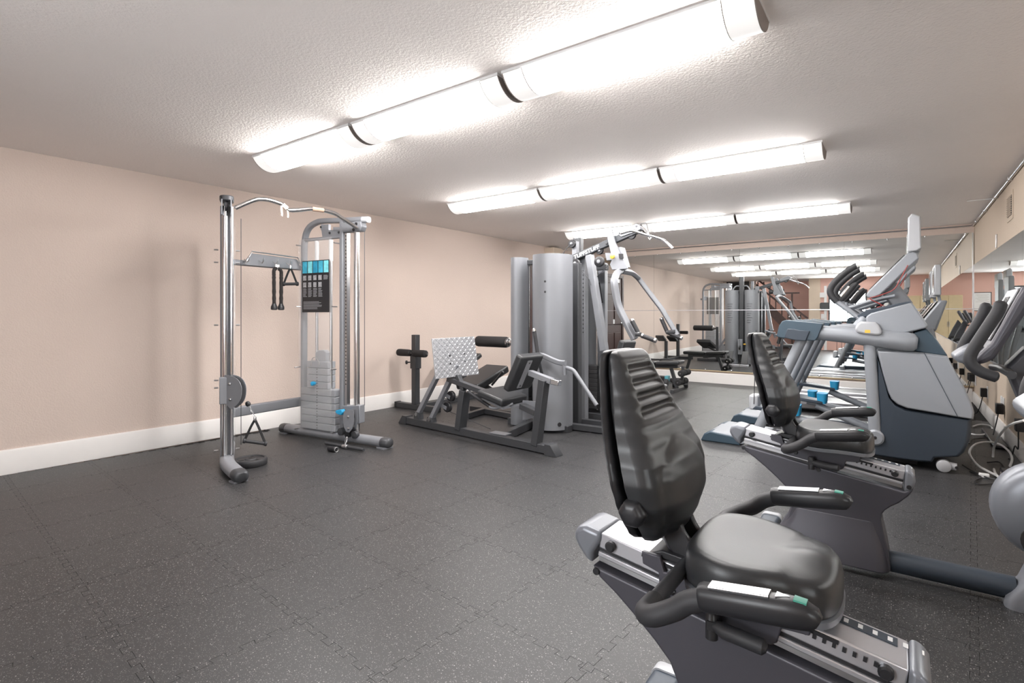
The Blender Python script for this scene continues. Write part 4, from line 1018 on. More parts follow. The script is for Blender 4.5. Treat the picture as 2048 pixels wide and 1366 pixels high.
    for q in ((1295, 702), (1297, 798)):
        MB().lathe(RP(zb, q) + rn * .072, rn, [(-.012, .038), (0, .032), (.012, .038)], 20).build('pulley', M_BLACK, t)
        MB().lathe(RP(zb, q) + rn * .10, rn, [(0, .012), (.008, .012), (.012, .006)], 8).build('pulley_bolt', M_STEEL, t)
    MB().prism([RP(zb, q) + rn * .055 for q in ((1187, 652), (1235, 646), (1245, 668), (1232, 692), (1205, 685), (1187, 672))], rn * .045).build('carriage_lever', M_CYAN, t, bevel=.006)
    for q in ((1205, 832), (1318, 858)):
        MB().lathe(RP(zb, q) + rn * .05, rn, [(-.02, .034), (.02, .034), (.024, .012)], 18).build('low_pulley', M_DARKG, t)
    MB().lathe(RP(zb, (1268, 852)) + rn * .06, rn, [(-.02, .03), (.02, .03)], 18).build('low_pulley', M_BLACK, t)
    # cross members
    PR = Vector((-4.86, 3.05, 0)); PL = Vector((-4.80, 2.34, 0))
    MB().beam(V(PL.x, PL.y, .335), V(PR.x, PR.y, .335), .05, .09, r=.012).build('lower_crossbar', M_GREY, t)
    MB().beam(V(PL.x, PL.y, 1.67), V(PR.x, PR.y, 1.67), .05, .05, r=.012).build('hook_crossbar', M_GREY, t)
    cn = V(1, 0, 0)
    tr = MB().prism([V(PL.x + .03, PL.y + .08, 1.65), V(PR.x + .03, PR.y - .03, 1.65), V(PR.x + .03, PR.y - .03, 1.72), V(PR.x + .03, PR.y - .06, 1.75), V(PL.x + .03, PL.y + .16, 1.76)], (.012, 0, 0)).build('hook_plate', M_GREY, t, bevel=.003)
    MB().tube([V(PL.x + .06, PL.y + .10, 1.66), V(PL.x + .06, PL.y + .16, 1.775), V(PR.x + .06, PR.y - .06, 1.765), V(PR.x + .06, PR.y - .02, 1.68)], .006, 8).build('hook_wire', M_STEEL, tr)
    hooks = []
    for k in range(4):
        y = 2.44 + k * .135; x = -4.76
        MB().tube(catmull([V(x, y, 1.70), V(x + .05, y, 1.675), V(x + .075, y, 1.695), V(x + .08, y, 1.72)], 5), .005, 8).build('hook', M_STEEL, tr)
        hooks.append(V(x + .062, y, 1.678))
    # pull-up bar
    ptsb = [(300, 240), (400, 196), (480, 168), (560, 166), (640, 186), (700, 208), (735, 238), (760, 258), (850, 255), (950, 246), (1050, 258), (1150, 286), (1200, 318), (1270, 362), (1345, 412)]
    w3 = catmull([onv(*za(*q), PLf, (-4.0, 3.175)) for q in ptsb], 3)
    pb = MB().tube(w3, .0175, 14).build('pull_up_bar', M_CHROME, t)
    a, b = [onv(*za(*q), PLf, (-4.0, 3.175)) for q in ((705, 212), (742, 245))]
    MB().tube([a, a.lerp(b, .5), b], .021, 12).build('bar_tape', M_TAPE, pb)
    for dx, ln2, wd in ((-.035, .085, .018), (.02, .09, .014)):
        q = a.lerp(b, .5) + V(0, dx, 0)
        MB().sweep(catmull([q + V(.01, 0, -.0), q + V(.018, -.004, -.04), q + V(.012, .004, -.07), q + V(.014, -.002, -ln2)], 4), rrect(wd, .004, .0015), up=(1, 0, 0), scale=None).build('loose_tape', M_TAPE, pb)
    a, b = [onv(*za(*q), PLf, (-4.0, 3.175)) for q in ((960, 247), (1055, 260))]
    MB().tube([a, a.lerp(b, .5) + V(0, 0, .001), b], .0195, 12).build('bar_wrap', mat('tan_tape', S(178, 148, 128), .8), pb)
    return t, hooks, rd, rn, RP, zb, za
trn, hooks, rd, rn, RP, zb, za = make_trainer()
# rope hanging from the third hook
h = hooks[2] + V(.004, 0, -.012)
rp = thing('triceps_rope', 'black braided triceps rope hanging from the hook bar', 'rope', (h.x, h.y, h.z - .40))
MB().bx(h.x - .012, h.x + .012, h.y - .022, h.y + .022, h.z - .045, h.z + .006).build('clip', M_STEEL, rp, bevel=.004)
for s_ in (-1, 1):
    pts = catmull([V(h.x, h.y + s_ * .008, h.z - .03), V(h.x + .01, h.y + s_ * .034, h.z - .055), V(h.x + .012, h.y + s_ * .036, h.z - .12), V(h.x + .012, h.y + s_ * .034, h.z - .375)], 10)
    n = len(pts); mbq = MB()
    prof_n = 10
    mbq.tube(pts, .016, 12, [1 + .10 * math.sin(i * 2.6) for i in range(n)]).build('rope_strand', M_ROPE, rp)
    MB().lathe(V(h.x + .012, h.y + s_ * .034, h.z - .42), (0, 0, 1), [(0, .02), (.006, .029), (.03, .029), (.045, .022), (.06, .017)], 16).build('rubber_stop', M_BLACK, rp)
def d_handle(name, top, label, tilt, yaw, sc_=1.0):
    t = thing(name, label, 'handle', (top.x, top.y, top.z - .2 * sc_), 'stirrup handles of the cable machine')
    sd = V(math.sin(yaw), math.cos(yaw), 0)
    a, b = top + (-sd * .065 + V(0, 0, -.165 - tilt)) * sc_, top + (sd * .065 + V(0, 0, -.165 + tilt)) * sc_
    for q in (a, b):
        MB().sweep(catmull([top + V(0, 0, -.012), top.lerp(q, .4) + (q - top).cross(V(0, 0, 1)) * 0, q], 5), rrect(.020, .005, .002), up=(1, 0, 0)).build('strap', M_STRAP, t)
    d = (b - a).normalized()
    MB().lathe(a, d, [(-.012, .010), (-.010, .020), (.006, .020), (.010, .014), ((b - a).length - .010, .014), ((b - a).length - .006, .020), ((b - a).length + .010, .020), ((b - a).length + .012, .010)], 16).build('grip', M_RUBBER, t)
    MB().lathe(top, (0, 0, 1), [(-.02, .010), (.0, .012), (.012, .008)], 12).build('ring', M_STEEL, t)
    return t
d_handle('stirrup_handle', hooks[3] + V(.004, 0, -.018), 'black stirrup handle hanging from the hook bar beside the rope', .004, 0.1)
# handle clipped to the left pulley by a short chain
q0 = onv(*zb(397, 612), (-4.33, 2.08), (-4.0, 2.5)); q1 = onv(*zb(455, 725), (-4.33, 2.08), (-4.0, 2.5))
ch = thing('cable_stop', 'black rubber stop ball and chain on the left pulley', 'stop ball', (q0.x, q0.y, q1.z))
MB().lathe(q0, (q1 - q0), [(-.022, .004), (-.018, .014), (0, .021), (.015, .017), (.02, .008)], 16).build('ball', M_BLACK, ch)
for k in range(5):
    c = q0.lerp(q1, .22 + k * .17); d = (q1 - q0).normalized(); sd = V(1, 0, 0) if k % 2 else V(-.4, .9, 0)
    sd = (sd - d * sd.dot(d)).normalized()
    MB().tube([c + d * (.013 * math.cos(a)) + sd * (.007 * math.sin(a)) for a in [2 * PI * i / 12 for i in range(13)]], .0026, 6).build('chain_link', M_STEEL, ch)
d_handle('stirrup_handle', q1 + V(0, 0, -.004), 'black stirrup handle hanging on a chain from the left pulley', -.018, .35, 1.18)
# straight bar and small handle on the floor under the right tower
a, b = onz(*zb(1040, 936), .022), onz(*zb(1357, 992), .022)
bar = thing('curl_bar', 'short steel bar lying on the floor at the cable machine foot', 'bar', (a.x, a.y, 0))
MB().tube([a, b], .014, 12).build('shaft', M_DARKG, bar)
c = a.lerp(b, .52)
MB().lathe(c, b - a, [(-.03, .016), (-.026, .019), (.026, .019), (.03, .016)], 14).build('collar', M_STEEL, bar)
MB().tube(catmull([c + V(0, 0, .015), c + V(-.01, .01, .05), c + V(0, .02, .08), c + V(.012, .01, .05), c + V(.004, 0, .016)], 6), .004, 8).build('eyelet', M_STEEL, bar)
p = onz(*zb(1100, 985), .025)
gh = thing('ankle_handle', 'small black grip lying in front of the steel bar', 'handle', (p.x, p.y, 0))
MB().lathe(p, rd, [(-.05, .018), (-.046, .023), (.03, .023), (.034, .018)], 14).build('grip', M_BLACK, gh)
MB().tube([p + rd * .045 + V(0, .0 + .02 * math.sin(a), .02 * math.cos(a)) for a in [2 * PI * i / 14 for i in range(15)]], .003, 6).build('ring', M_STEEL, gh)
# weight plates on the floor
def floor_plate(c, r, th, label):
    t = thing('weight_disc', label, 'weight plate', (c.x, c.y, 0), 'weight plates on the floor')
    MB().lathe(V(c.x, c.y, .001), (0, 0, 1), [(0, r * .94), (th * .2, r), (th * .8, r), (th, r * .95), (th * 1.0, r * .82), (th * .86, r * .78), (th * .86, r * .36), (th, r * .32), (th, r * .12)], 40).build('disc', M_IRON, t, ang=50)
    MB().lathe(V(c.x, c.y, .001 + th), (0, 0, 1), [(-.002, r * .12), (.001, r * .12)], 16).build('bore', M_SEAM, t)
    for k in range(3):
        a = 2 * PI * k / 3 + .4
        MB().box((c.x + r * .57 * math.cos(a), c.y + r * .57 * math.sin(a), .001 + th * .88), (r * .3, r * .16, th * .06), Matrix.Rotation(a, 3, 'Z')).build('grip_slot', M_SEAM, t)
    return t
p = onz(501, 922, .03)
floor_plate(p, .125, .052, 'black weight plate lying beside the left cable machine foot')
p = onz(1357, 763, 0); p.y = min(p.y, 9.45)
floor_plate(p, .12, .06, 'black weight plate lying in front of the mirrored wall')
# ------------------------------------------------------------------ multi-station gym
def make_gym():
    t = thing('multi_gym', 'large silver multi-station gym with leg press and press arms', 'exercise machine', (-3.0, 4.9, 0))
    z3 = zm(760, 620, 4.267); z4 = zm(980, 430, 4.552)
    L0, L1 = (-4.43, 4.03), (-2.42, 3.85)
    ld = (Vector((*L1, 0)) - Vector((*L0, 0))).normalized(); lb = V(-ld.y, ld.x, 0)      # lb points away from the camera
    LP = lambda x, y: onv(*z3(x, y), L0, L1)
    G = lambda x, y, d=5.15: ony(*z4(x, y), d)
    def bar(name, a, b, w_, h_, m=M_DARKG, **k):
        d = (b - a).normalized(); up = lb if abs(d.dot(lb)) < .8 else V(0, 0, 1)
        return MB().beam(a, b, w_, h_, up=up).build(name, m, t, bevel=.004, **k)
    # ---- leg press
    A, B_ = V(*L0, .045) + lb * .037, V(*L1, .045) + lb * .037
    br = bar('base_rail', A + ld * .02, B_ - ld * .03, .072, .075)
    for p_, s_ in ((A, -1), (B_, 1)):
        o = [p_ - ld * s_ * .05 + V(0, 0, .048), p_ + ld * s_ * .01 + V(0, 0, .048), p_ + ld * s_ * .075 + V(0, 0, -.036), p_ + ld * s_ * .075 + V(0, 0, -.0435), p_ - ld * s_ * .05 + V(0, 0, -.0435)]
        MB().prism([q - lb * .048 for q in o], lb * .096).build('rail_foot', M_DARKG, br)
    a, b = LP(662, 1022), LP(702, 690)
    bar('front_post', a + lb * .037, b + lb * .037, .07, .10)
    a, b = LP(1312, 1160), LP(1378, 600)
    bar('rear_post', a + lb * .037, b + lb * .037, .07, .085)
    for (x0, y0, x1, y1) in ((305, 890, 470, 560), (415, 935, 575, 598)):
        a, b = LP(x0, y0), LP(x1, y1)
        bar('linkage_bar', a + lb * .037, b + lb * .037, .045, .05, M_GREY)
        MB().lathe(a + lb * .005, lb, [(-.008, .02), (.06, .02), (.068, .012)], 14).build('linkage_pin', M_STEEL, t)
        MB().prism([a + V(0, 0, .025) + ld * k * .03 + lb * .002 for k in (-1,)] + [a + ld * .035 + V(0, 0, .02) + lb * .002, a + ld * .05 - V(0, 0, a.z - .08) + lb * .002, a - ld * .04 - V(0, 0, a.z - .08) + lb * .002], lb * .07).build('linkage_bracket', M_DARKG, t, bevel=.003)
    a, b = LP(560, 590), LP(870, 705)
    bar('seat_link', a + lb * .04, b + lb * .04, .05, .06)
    bar('seat_link', LP(640, 560) + lb * .04, LP(690, 690) + lb * .04, .04, .05)
    for q in ((545, 745), (515, 838)):
        MB().lathe(LP(*q) + lb * .10, lb, [(-.02, .05), (-.012, .055), (-.006, .046), (.006, .046), (.012, .055), (.02, .05)], 24).build('pulley', M_BLACK, t)
        MB().beam(LP(q[0] - 45, q[1] - 20) + lb * .075, LP(q[0] + 5, q[1] + 10) + lb * .075, .006, .035, up=(0, 0, 1)).build('pulley_bracket', M_GREY, t)
    MB().tube([LP(515, 870) + lb * .10, LP(880, 1030) + lb * .10], .004, 6).build('cable', M_DARKG, t)
    # diamond tread foot plate
    c = [ony(*z3(*q), y) for q, y in (((443, 245), 3.75), ((805, 225), 4.35), ((845, 548), 4.35), ((475, 590), 3.75))]
    pn = (c[1] - c[0]).cross(c[3] - c[0]).normalized()
    if pn.x < 0: pn = -pn
    fp = MB().prism(c, -pn * .010).build('foot_plate', mat('tread_plate_metal', S(168, 169, 172), .5, .5), t, bevel=.002)
    lug = MB(); nu, nv = 17, 13
    eu = (c[1] - c[0]); ev = (c[3] - c[0])
    for i in range(nu):
        for j in range(nv):
            f = (i + .5) / nu; g = (j + .5) / nv
            p_ = c[0] + eu * f + ev * g + ((c[2] - c[3]) - eu) * f * g
            s_ = 1 if (i + j) % 2 else -1
            d1 = (eu.normalized() + ev.normalized() * s_ * .8).normalized() * .017; d2 = pn.cross(d1).normalized() * .0045
            lug.add([p_ - d1, p_ + d2, p_ + d1, p_ - d2, p_ - d1 * .5 + pn * .0028, p_ + d1 * .5 + pn * .0028], [(0, 1, 4), (1, 2, 5, 4), (2, 3, 5), (3, 0, 4, 5)])
    o = lug.build('tread_lugs', M_ALU, fp); o['kind'] = 'stuff'
    for f, g in ((.36, .46), (.70, .44), (.36, .66), (.70, .64)):
        p_ = c[0] + eu * f + ev * g
        MB().lathe(p_ + pn * .001, pn, [(0, .010), (.004, .009)], 10).build('plate_bolt', M_BLACK, fp)
    mid = (c[2] + c[3]) / 2
    MB().lathe(mid + V(0, -.03, 0), (0, 1, 0), [(0, .02), (.07, .02)], 12).build('plate_pivot', M_BLACK, t)
    bar('plate_stem', mid + V(-.02, 0, .12), LP(575, 600) + lb * .05, .04, .04, M_GREY)
    # leg press seat
    s = [ony(*z3(*q), y) for q, y in (((830, 680), 3.85), ((1045, 770), 3.85))]
    fn, rn_ = s[0], s[1]; wv = V(0, .41, 0); dn = V(.06, 0, -1).normalized() * .065
    def pad(name, q, th, m=M_VINYL, bv=.02):
        n = (q[1] - q[0]).cross(q[3] - q[0]).normalized()
        return MB().prism(q, n * th).build(name, m, t, bevel=bv, seg=3)
    sp = pad('leg_press_seat', [fn, rn_, rn_ + wv, fn + wv], -.065)
    if sp.data.vertices[4].co.z > sp.data.vertices[0].co.z:
        for v_ in sp.data.vertices:
            if v_.index >= 4: v_.co -= (sp.data.vertices[v_.index].co - sp.data.vertices[v_.index - 4].co) * 2
    MB().prism([fn + V(.03, .03, -.072), rn_ + V(-.02, .03, -.072), rn_ + V(-.02, .38, -.072), fn + V(.03, .38, -.072)], (0, 0, -.02)).build('seat_pan', M_GREY, t)
    b0, b1_ = ony(*z3(1040, 672), 3.87), ony(*z3(1162, 372), 3.87)
    bd = (b1_ - b0); th = V(bd.z, 0, -bd.x).normalized() * .075
    MB().prism([b0, b1_, b1_ + V(0, .37, 0), b0 + V(0, .37, 0)], th).build('leg_press_backrest', M_VINYL, t, bevel=.022, seg=3)
    m0, m1_ = b0.lerp(b1_, .10) + th * 1.01 + V(0, .15, 0), b0.lerp(b1_, .88) + th * 1.01 + V(0, .15, 0)
    st_ = MB().beam(m0, m1_, .07, .008, up=th).build('backrest_strip', M_ALU, t)
    for k in (.08, .93):
        MB().lathe(m0.lerp(m1_, k) + th.normalized() * .004, th, [(0, .010), (.004, .008)], 10).build('strip_bolt', M_DARKG, st_)
    a, b = LP(1210, 545), LP(1445, 612)
    bar('adjuster_tube', a + lb * .12, b + lb * .04, .05, .055, M_GREY)
    bar('adjuster_end', b + lb * .04, LP(1512, 628) + lb * .04, .046, .05, M_CHROME)
    MB().tube([LP(755, 700) + lb * .0, LP(935, 822) + lb * .0], .0165, 14).build('seat_grip', M_RUBBER, t)
    MB().tube(fillet([LP(930, 820), LP(955, 838), LP(1000, 836), LP(1060, 815) + lb * .12], .02), .013, 12).build('grip_tube', M_SILVER, t)
    MB().lathe(LP(752, 698), LP(755, 700) - LP(935, 822), [(-.004, .018), (.014, .018), (.018, .012)], 12).build('grip_end', M_CHROME, t)
    bar('seat_beam', LP(1140, 835) + lb * .12, LP(1310, 885) + lb * .05, .05, .07)
    MB().prism([LP(1118, 790) + lb * .16, LP(1240, 800) + lb * .16, LP(1240, 940) + lb * .16, LP(1120, 960) + lb * .16], lb * .012).build('gusset_plate', M_SILVER, t)
    a, b = LP(985, 1062), onz(*z3(1300, 970), .04)
    bar('base_beam', V(a.x, a.y + .06, .045), V(b.x, b.y, .045), .07, .075)
    MB().bx(a.x - .10, a.x + .09, a.y + .03, a.y + .13, .084, .09).build('cable_plate', M_GREY, t)
    q = [onz(*z3(*k), .04) for k in ((735, 905), (890, 858), (1130, 905))]
    bar('base_beam', q[0], q[1], .06, .065); bar('base_beam', q[1], q[2], .06, .065)
    # ---- weight tower shrouds
    def shroud(name, pts, z0, z1_, th_=.008):
        c2 = spline2(pts, 6); n = len(c2)
        cx = sum(p[0] for p in c2) / n; cy = sum(p[1] for p in c2) / n
        inn = [(x + (cx - x) / max(.001, math.hypot(cx - x, cy - y)) * th_, y + (cy - y) / max(.001, math.hypot(cx - x, cy - y)) * th_) for x, y in c2]
        ring = [(x, y) for x, y in c2] + inn[::-1]
        return MB().loft([[V(x, y, z) for x, y in ring] for z in (z0, z1_)]).build(name, M_SILVER, t, ang=50)
    s1 = shroud('tower_shroud', [(-3.14, 4.74), (-3.125, 4.64), (-3.06, 4.575), (-2.97, 4.55), (-2.88, 4.565), (-2.80, 4.64), (-2.765, 4.74), (-2.76, 4.84)], .03, 1.825)
    for z_ in (1.54, 1.435):
        MB().lathe(V(-2.915, 4.551, z_), (0.15, -1, 0), [(0, .011), (.004, .011), (.005, .008)], 12).build('shroud_bolt', M_BLACK, s1)
    MB().lathe(V(-2.80, 4.64, .09), (.8, -.6, 0), [(0, .022), (.004, .02)], 14).build('shroud_plug', M_BLACK, s1)
    shroud('tower_shroud', [(-3.43, 4.86), (-3.425, 4.70), (-3.39, 4.61), (-3.33, 4.59), (-3.27, 4.64), (-3.25, 4.74)], .03, 1.815)
    s3 = shroud('tower_shroud', [(-3.52, 5.55), (-3.50, 5.68), (-3.43, 5.75), (-3.34, 5.77), (-3.26, 5.74), (-3.20, 5.66), (-3.19, 5.56)], .03, 1.80)
    s4 = shroud('tower_shroud', [(-3.06, 5.55), (-3.05, 5.68), (-2.99, 5.75), (-2.90, 5.77), (-2.82, 5.74), (-2.765, 5.66), (-2.75, 5.56)], .03, 1.80)
    for sh_, cx in ((s3, -3.36), (s4, -2.92)):
        for k in range(9):
            MB().bx(cx - .06, cx + .02 + .02 * (k % 3), 5.772, 5.7745, 1.02 + k * .055, 1.028 + k * .055).build('shroud_mark', M_DARKG, sh_)
    # stacks and guide rods inside
    for cx, cy in ((-2.95, 4.76), (-3.34, 4.80), (-3.36, 5.58), (-2.92, 5.58)):
        for k in range(10):
            MB().bx(cx - .09, cx + .09, cy - .06, cy + .06, .12 + k * .05, .167 + k * .05).build('weight_plate', M_IRON, t, bevel=.003)
        for s_ in (-.06, .06):
            MB().tube([V(cx + s_, cy, .1), V(cx + s_, cy, 1.78)], .011, 10).build('guide_rod', M_CHROME, t)
    for x in (-3.215, -3.185):
        MB().tube([V(x, 4.78, .1), V(x, 4.78, 1.76)], .012, 10).build('guide_rod', M_STEEL, t)
    MB().bx(-3.24, -3.14, 4.82, 4.90, .06, 1.80).build('tower_post', M_DARKG, t, bevel=.004)
    MB().bx(-3.45, -2.78, 4.72, 4.80, 1.74, 1.79).build('tower_header', M_DARKG, t, bevel=.004)
    MB().bx(-3.48, -2.74, 5.56, 5.64, 1.72, 1.78).build('tower_header', M_DARKG, t, bevel=.004)
    MB().bx(-3.24, -3.14, 4.80, 5.64, 1.72, 1.78).build('tower_header', M_DARKG, t, bevel=.004)
    MB().bx(-3.5, -2.74, 4.70, 4.80, .0, .07).build('tower_base', M_DARKG, t, bevel=.004)
    MB().bx(-3.5, -2.74, 5.50, 5.60, .0, .07).build('tower_base', M_DARKG, t, bevel=.004)
    MB().bx(-3.24, -3.12, 4.80, 5.50, .0, .07).build('tower_base', M_DARKG, t, bevel=.004)
    MB().bx(-3.18, -3.08, 5.58, 5.66, .0, 2.12).build('rear_mast', M_DARKG, t, bevel=.006)
    MB().bx(-2.895, -2.79, 5.01, 5.09, .0, 1.76).build('front_mast', M_DARKG, t, bevel=.006)
    MB().bx(-2.90, -2.815, 5.20, 5.29, .0, 1.90).build('lat_mast', M_SILVER, t, bevel=.006)
    mast_t = G(778, 240, 5.26)
    MB().bx(mast_t.x - .03, mast_t.x + .03, 5.23, 5.29, 1.70, mast_t.z).build('top_mast', M_SILVER, t, bevel=.005)
    for k in range(16):
        MB().bx(-2.84, -2.828, 5.1985, 5.2, 1.0 + k * .045, 1.018 + k * .045).build('mast_mark', M_DARKG, t)
    # ---- boom with lettering
    a, b = G(742, 402), G(1345, 138)
    bm_ = MB().beam(a, b, .06, .068).build('boom', mat('boom_grey', S(66, 68, 72), .5, .1), t, bevel=.006)
    tx_ = bpy.data.curves.new('boom_lettering', 'FONT'); tx_.body = 'TUFFSTUFF'; tx_.size = .066; tx_.extrude = .0006; tx_.offset = .0012; tx_.shear = .15
    to = bpy.data.objects.new('tmp_text', tx_); COL.objects.link(to)
    bpy.context.view_layer.update()
    dg = bpy.context.evaluated_depsgraph_get()
    me = bpy.data.meshes.new_from_object(to.evaluated_get(dg)); bpy.data.objects.remove(to)
    ex = (b - a).normalized(); ez = V(-ex.z, 0, ex.x)
    xs_ = [v.co.x for v in me.vertices]; sc_ = ((b - a).length * .40) / (max(xs_) - min(xs_))
    o0 = a + ex * (b - a).length * .055 - ez * .021 + V(0, -.0312, 0) - WORLD(bm_)
    for v in me.vertices:
        q = v.co.copy(); v.co = o0 + ex * (q.x * sc_) + ez * (q.y * sc_ * .88) + V(0, -q.z, 0)
    me.materials.clear(); me.materials.append(M_WHITE)
    lo = bpy.data.objects.new('boom_lettering', me); COL.objects.link(lo); lo.parent = bm_
    lo['label'] = 'white block lettering TUFFSTUFF'
    # top bracket at the end of the boom
    MB().prism([G(*q, 5.11) for q in ((1165, 175), (1180, 145), (1330, 78), (1365, 95), (1370, 130), (1330, 150), (1190, 200))], (0, .08, 0)).build('boom_head', M_SILVER, t, bevel=.004)
    for q, r_, d in (((780, 440), .05, 5.11), ((995, 425), .055, 5.08), ((1000, 325), .04, 5.155), ((1290, 182), .045, 5.15), ((748, 262), .045, 5.21)):
        p_ = G(*q, d)
        pu = MB().lathe(p_, (0, 1, 0), [(-.016, r_ * .9), (-.012, r_), (-.005, r_ * .82), (.005, r_ * .82), (.012, r_), (.016, r_ * .9)], 26).build('pulley', M_BLACK, t)
        MB().lathe(p_, (0, -1, 0), [(.010, r_ * .4), (.024, r_ * .35), (.028, r_ * .2)], 14).build('pulley_hub', M_GREY, pu)
    for q in ((1060, 258), (1335, 102), (1180, 165)):
        MB().lathe(G(*q, 5.115), (0, -1, 0), [(0, .013), (.006, .012), (.008, .006)], 12).build('boom_bolt', M_DARKG, t)
    for pts in (((780, 440), (905, 590), (920, 640)), ((990, 460), (1085, 450), (975, 560)), ((745, 262), (700, 300), (660, 360))):
        MB().tube([G(*q, 5.10) for q in pts], .004, 6).build('cable', M_DARKG, t)
    bar('slanted_post', G(908, 365), G(1042, 1235), .07, .075, M_GREY)
    # ---- press carriage and arms
    for d in (5.06, 5.20):
        MB().prism([G(*q, d) for q in ((1050, 135), (1075, 120), (1105, 128), (1140, 260), (1245, 470), (1250, 490), (1110, 500), (1090, 450), (1110, 400))], (0, .035, 0)).build('press_carriage', M_SILVER, t, bevel=.005)
    MB().prism([G(*q, 5.095) for q in ((1130, 300), (1190, 290), (1240, 470), (1130, 480))], (0, .105, 0)).build('carriage_core', M_SILVER, t)
    MB().prism([G(*q, 5.045) for q in ((1170, 352), (1210, 352), (1215, 395), (1175, 395))], (0, .015, 0)).build('carriage_slot', M_BLACK, t)
    MB().prism([G(*q, 5.10) for q in ((1045, 345), (1105, 345), (1110, 410), (1060, 415))], (0, .09, 0)).build('stop_block', M_SILVER, t, bevel=.004)
    kn = G(1120, 381, 5.04)
    MB().lathe(kn, (0, -1, 0), [(-.02, .008), (0, .010), (.004, .022), (.026, .022), (.032, .014)], 18).build('yellow_knob', M_YEL, t)
    J = G(1190, 505, 5.15)
    def armpath(pts, y1):
        n = len(pts); out = []
        for i, q in enumerate(pts):
            f = min(1, i / 2.0); d = 5.15 + (y1 - 5.15) * f
            out.append(G(*q, d))
        return out
    na = armpath(((1190, 508), (1150, 535), (1128, 600), (1145, 720), (1172, 845), (1240, 980), (1318, 1130)), 4.68)
    fa = armpath(((1200, 508), (1290, 525), (1350, 575), (1470, 735), (1560, 850), (1620, 950), (1705, 1095)), 5.62)
    MB().sweep(fillet(na, .05, 4), rrect(.05, .065, .012), up=(0, 1, 0)).build('press_arm', M_SILVER, t, ang=50)
    MB().sweep(fillet(fa, .05, 4), rrect(.05, .065, .012), up=(0, 1, 0)).build('press_arm', M_SILVER, t, ang=50)
    def grip(a, b, r_=.021):
        g = MB().tube([a, b], r_, 16).build('press_grip', M_RUBBER, t)
        d = (b - a).normalized()
        for p_, s_ in ((a, -1), (b, 1)):
            MB().lathe(p_ + d * s_ * -.004, d * s_, [(0, r_ * 1.06), (.016, r_ * 1.06), (.022, r_ * .7)], 14).build('grip_end', M_CHROME, g)
    for d, q in ((4.66, ((1292, 962), (1350, 1075), (1392, 1102), (1500, 1142), (1330, 1085))), (5.60, ((1562, 948), (1612, 1062), (1622, 1072), (1738, 1120), (1690, 1060)))):
        grip(G(*q[0], d), G(*q[1], d)); grip(G(*q[2], d), G(*q[3], d))
        MB().sweep([G(*q[4], d), G((q[1][0] + q[2][0]) / 2, (q[1][1] + q[2][1]) / 2, d)], rrect(.04, .05, .012), up=(0, 1, 0)).build('grip_joint', M_DARKG, t)
    # ---- press bench
    bp0, bp1 = V(-2.36, 4.98, .50), V(-2.24, 4.98, .93)
    MB().prism([bp0, bp1, bp1 + V(0, .30, 0), bp0 + V(0, .30, 0)], (-.07, 0, .02)).build('press_backrest', M_VINYL, t, bevel=.02, seg=3)
    MB().bx(-2.30, -1.92, 4.95, 5.31, .43, .50).build('press_seat', M_VINYL, t, bevel=.02, seg=3)
    bar('press_frame', V(-2.84, 5.13, .04), V(-1.75, 5.13, .04), .07, .075)
    bar('press_upright', V(-2.12, 5.13, .07), V(-2.12, 5.13, .43), .06, .06)
    bar('press_frame', V(-1.80, 4.85, .04), V(-1.80, 5.41, .04), .07, .07)
    bar('base_beam', V(-2.79, 4.86, .04), V(-2.30, 4.90, .04), .06, .07)
    # ---- lat bar on its clip
    lpts = [G(*q, 5.02) for q in ((1190, 168), (1285, 140), (1330, 150), (1420, 180), (1490, 195), (1570, 222), (1605, 250), (1660, 304))]
    MB().tube(fillet(lpts, .04, 4), .0145, 14).build('lat_bar', M_CHROME, t)
    ea = G(1430, 180, 5.03)
    MB().tube(catmull([G(1365, 105, 5.12), G(1400, 120, 5.10), G(1430, 160, 5.05), G(1465, 205, 5.02), G(1455, 225, 5.02), G(1440, 205, 5.02)], 5), .006, 8).build('bar_clip', M_STEEL, t)
    MB().tube(catmull([G(1370, 80, 5.12), G(1420, 75, 5.10), G(1440, 150, 5.03), G(1445, 175, 5.02)], 5), .004, 8).build('clip_chain', M_STEEL, t)
    # ---- mid row arm in front of the shroud
    R = lambda x, y: ony(*z3(x, y), 4.42)
    MB().tube([R(1318, 182), R(1345, 372)], .019, 14).build('row_grip', M_RUBBER, t)
    MB().lathe(R(1317, 178), R(1318, 182) - R(1345, 372), [(-.004, .021), (.018, .021), (.024, .014)], 14).build('row_grip_end', M_CHROME, t)
    MB().sweep(catmull([R(1335, 385), R(1390, 390), R(1460, 420), R(1530, 448), R(1585, 452)], 5), rrect(.04, .05, .012)).build('row_arm', M_SILVER, t)
    MB().tube([R(1570, 440), R(1578, 556)], .020, 14).build('row_pivot', M_SILVER, t)
    MB().tube(fillet([R(1592, 492), R(1650, 510), R(1735, 640), R(1850, 812)], .06), .019, 14).build('row_tube', M_SILVER, t)
    MB().tube([R(1345, 385), R(1345, 640) + V(0, .12, 0)], .016, 12).build('row_strut', M_DARKG, t)
    # ---- seated leg extension on the far side
    P_ = V(-3.78, 5.25, 0)
    MB().lathe(V(-4.40, 5.25, .865), (1, 0, 0), [(0, .045), (.01, .062), (.03, .068), (.47, .068), (.49, .062)], 22).build('roller_pad', M_FOAM, t)
    MB().lathe(V(-3.91, 5.25, .865), (1, 0, 0), [(0, .058), (.012, .060), (.016, .045), (.03, .045), (.035, .03), (.12, .03)], 20).build('roller_hub', M_CHROME, t)
    bar('extension_post', V(-3.80, 5.25, .07), V(-3.80, 5.25, .90), .06, .07)
    zz = lambda x, y, d: ony(*z3(x, y), d)
    e0 = V(-4.30, 4.75, .39)
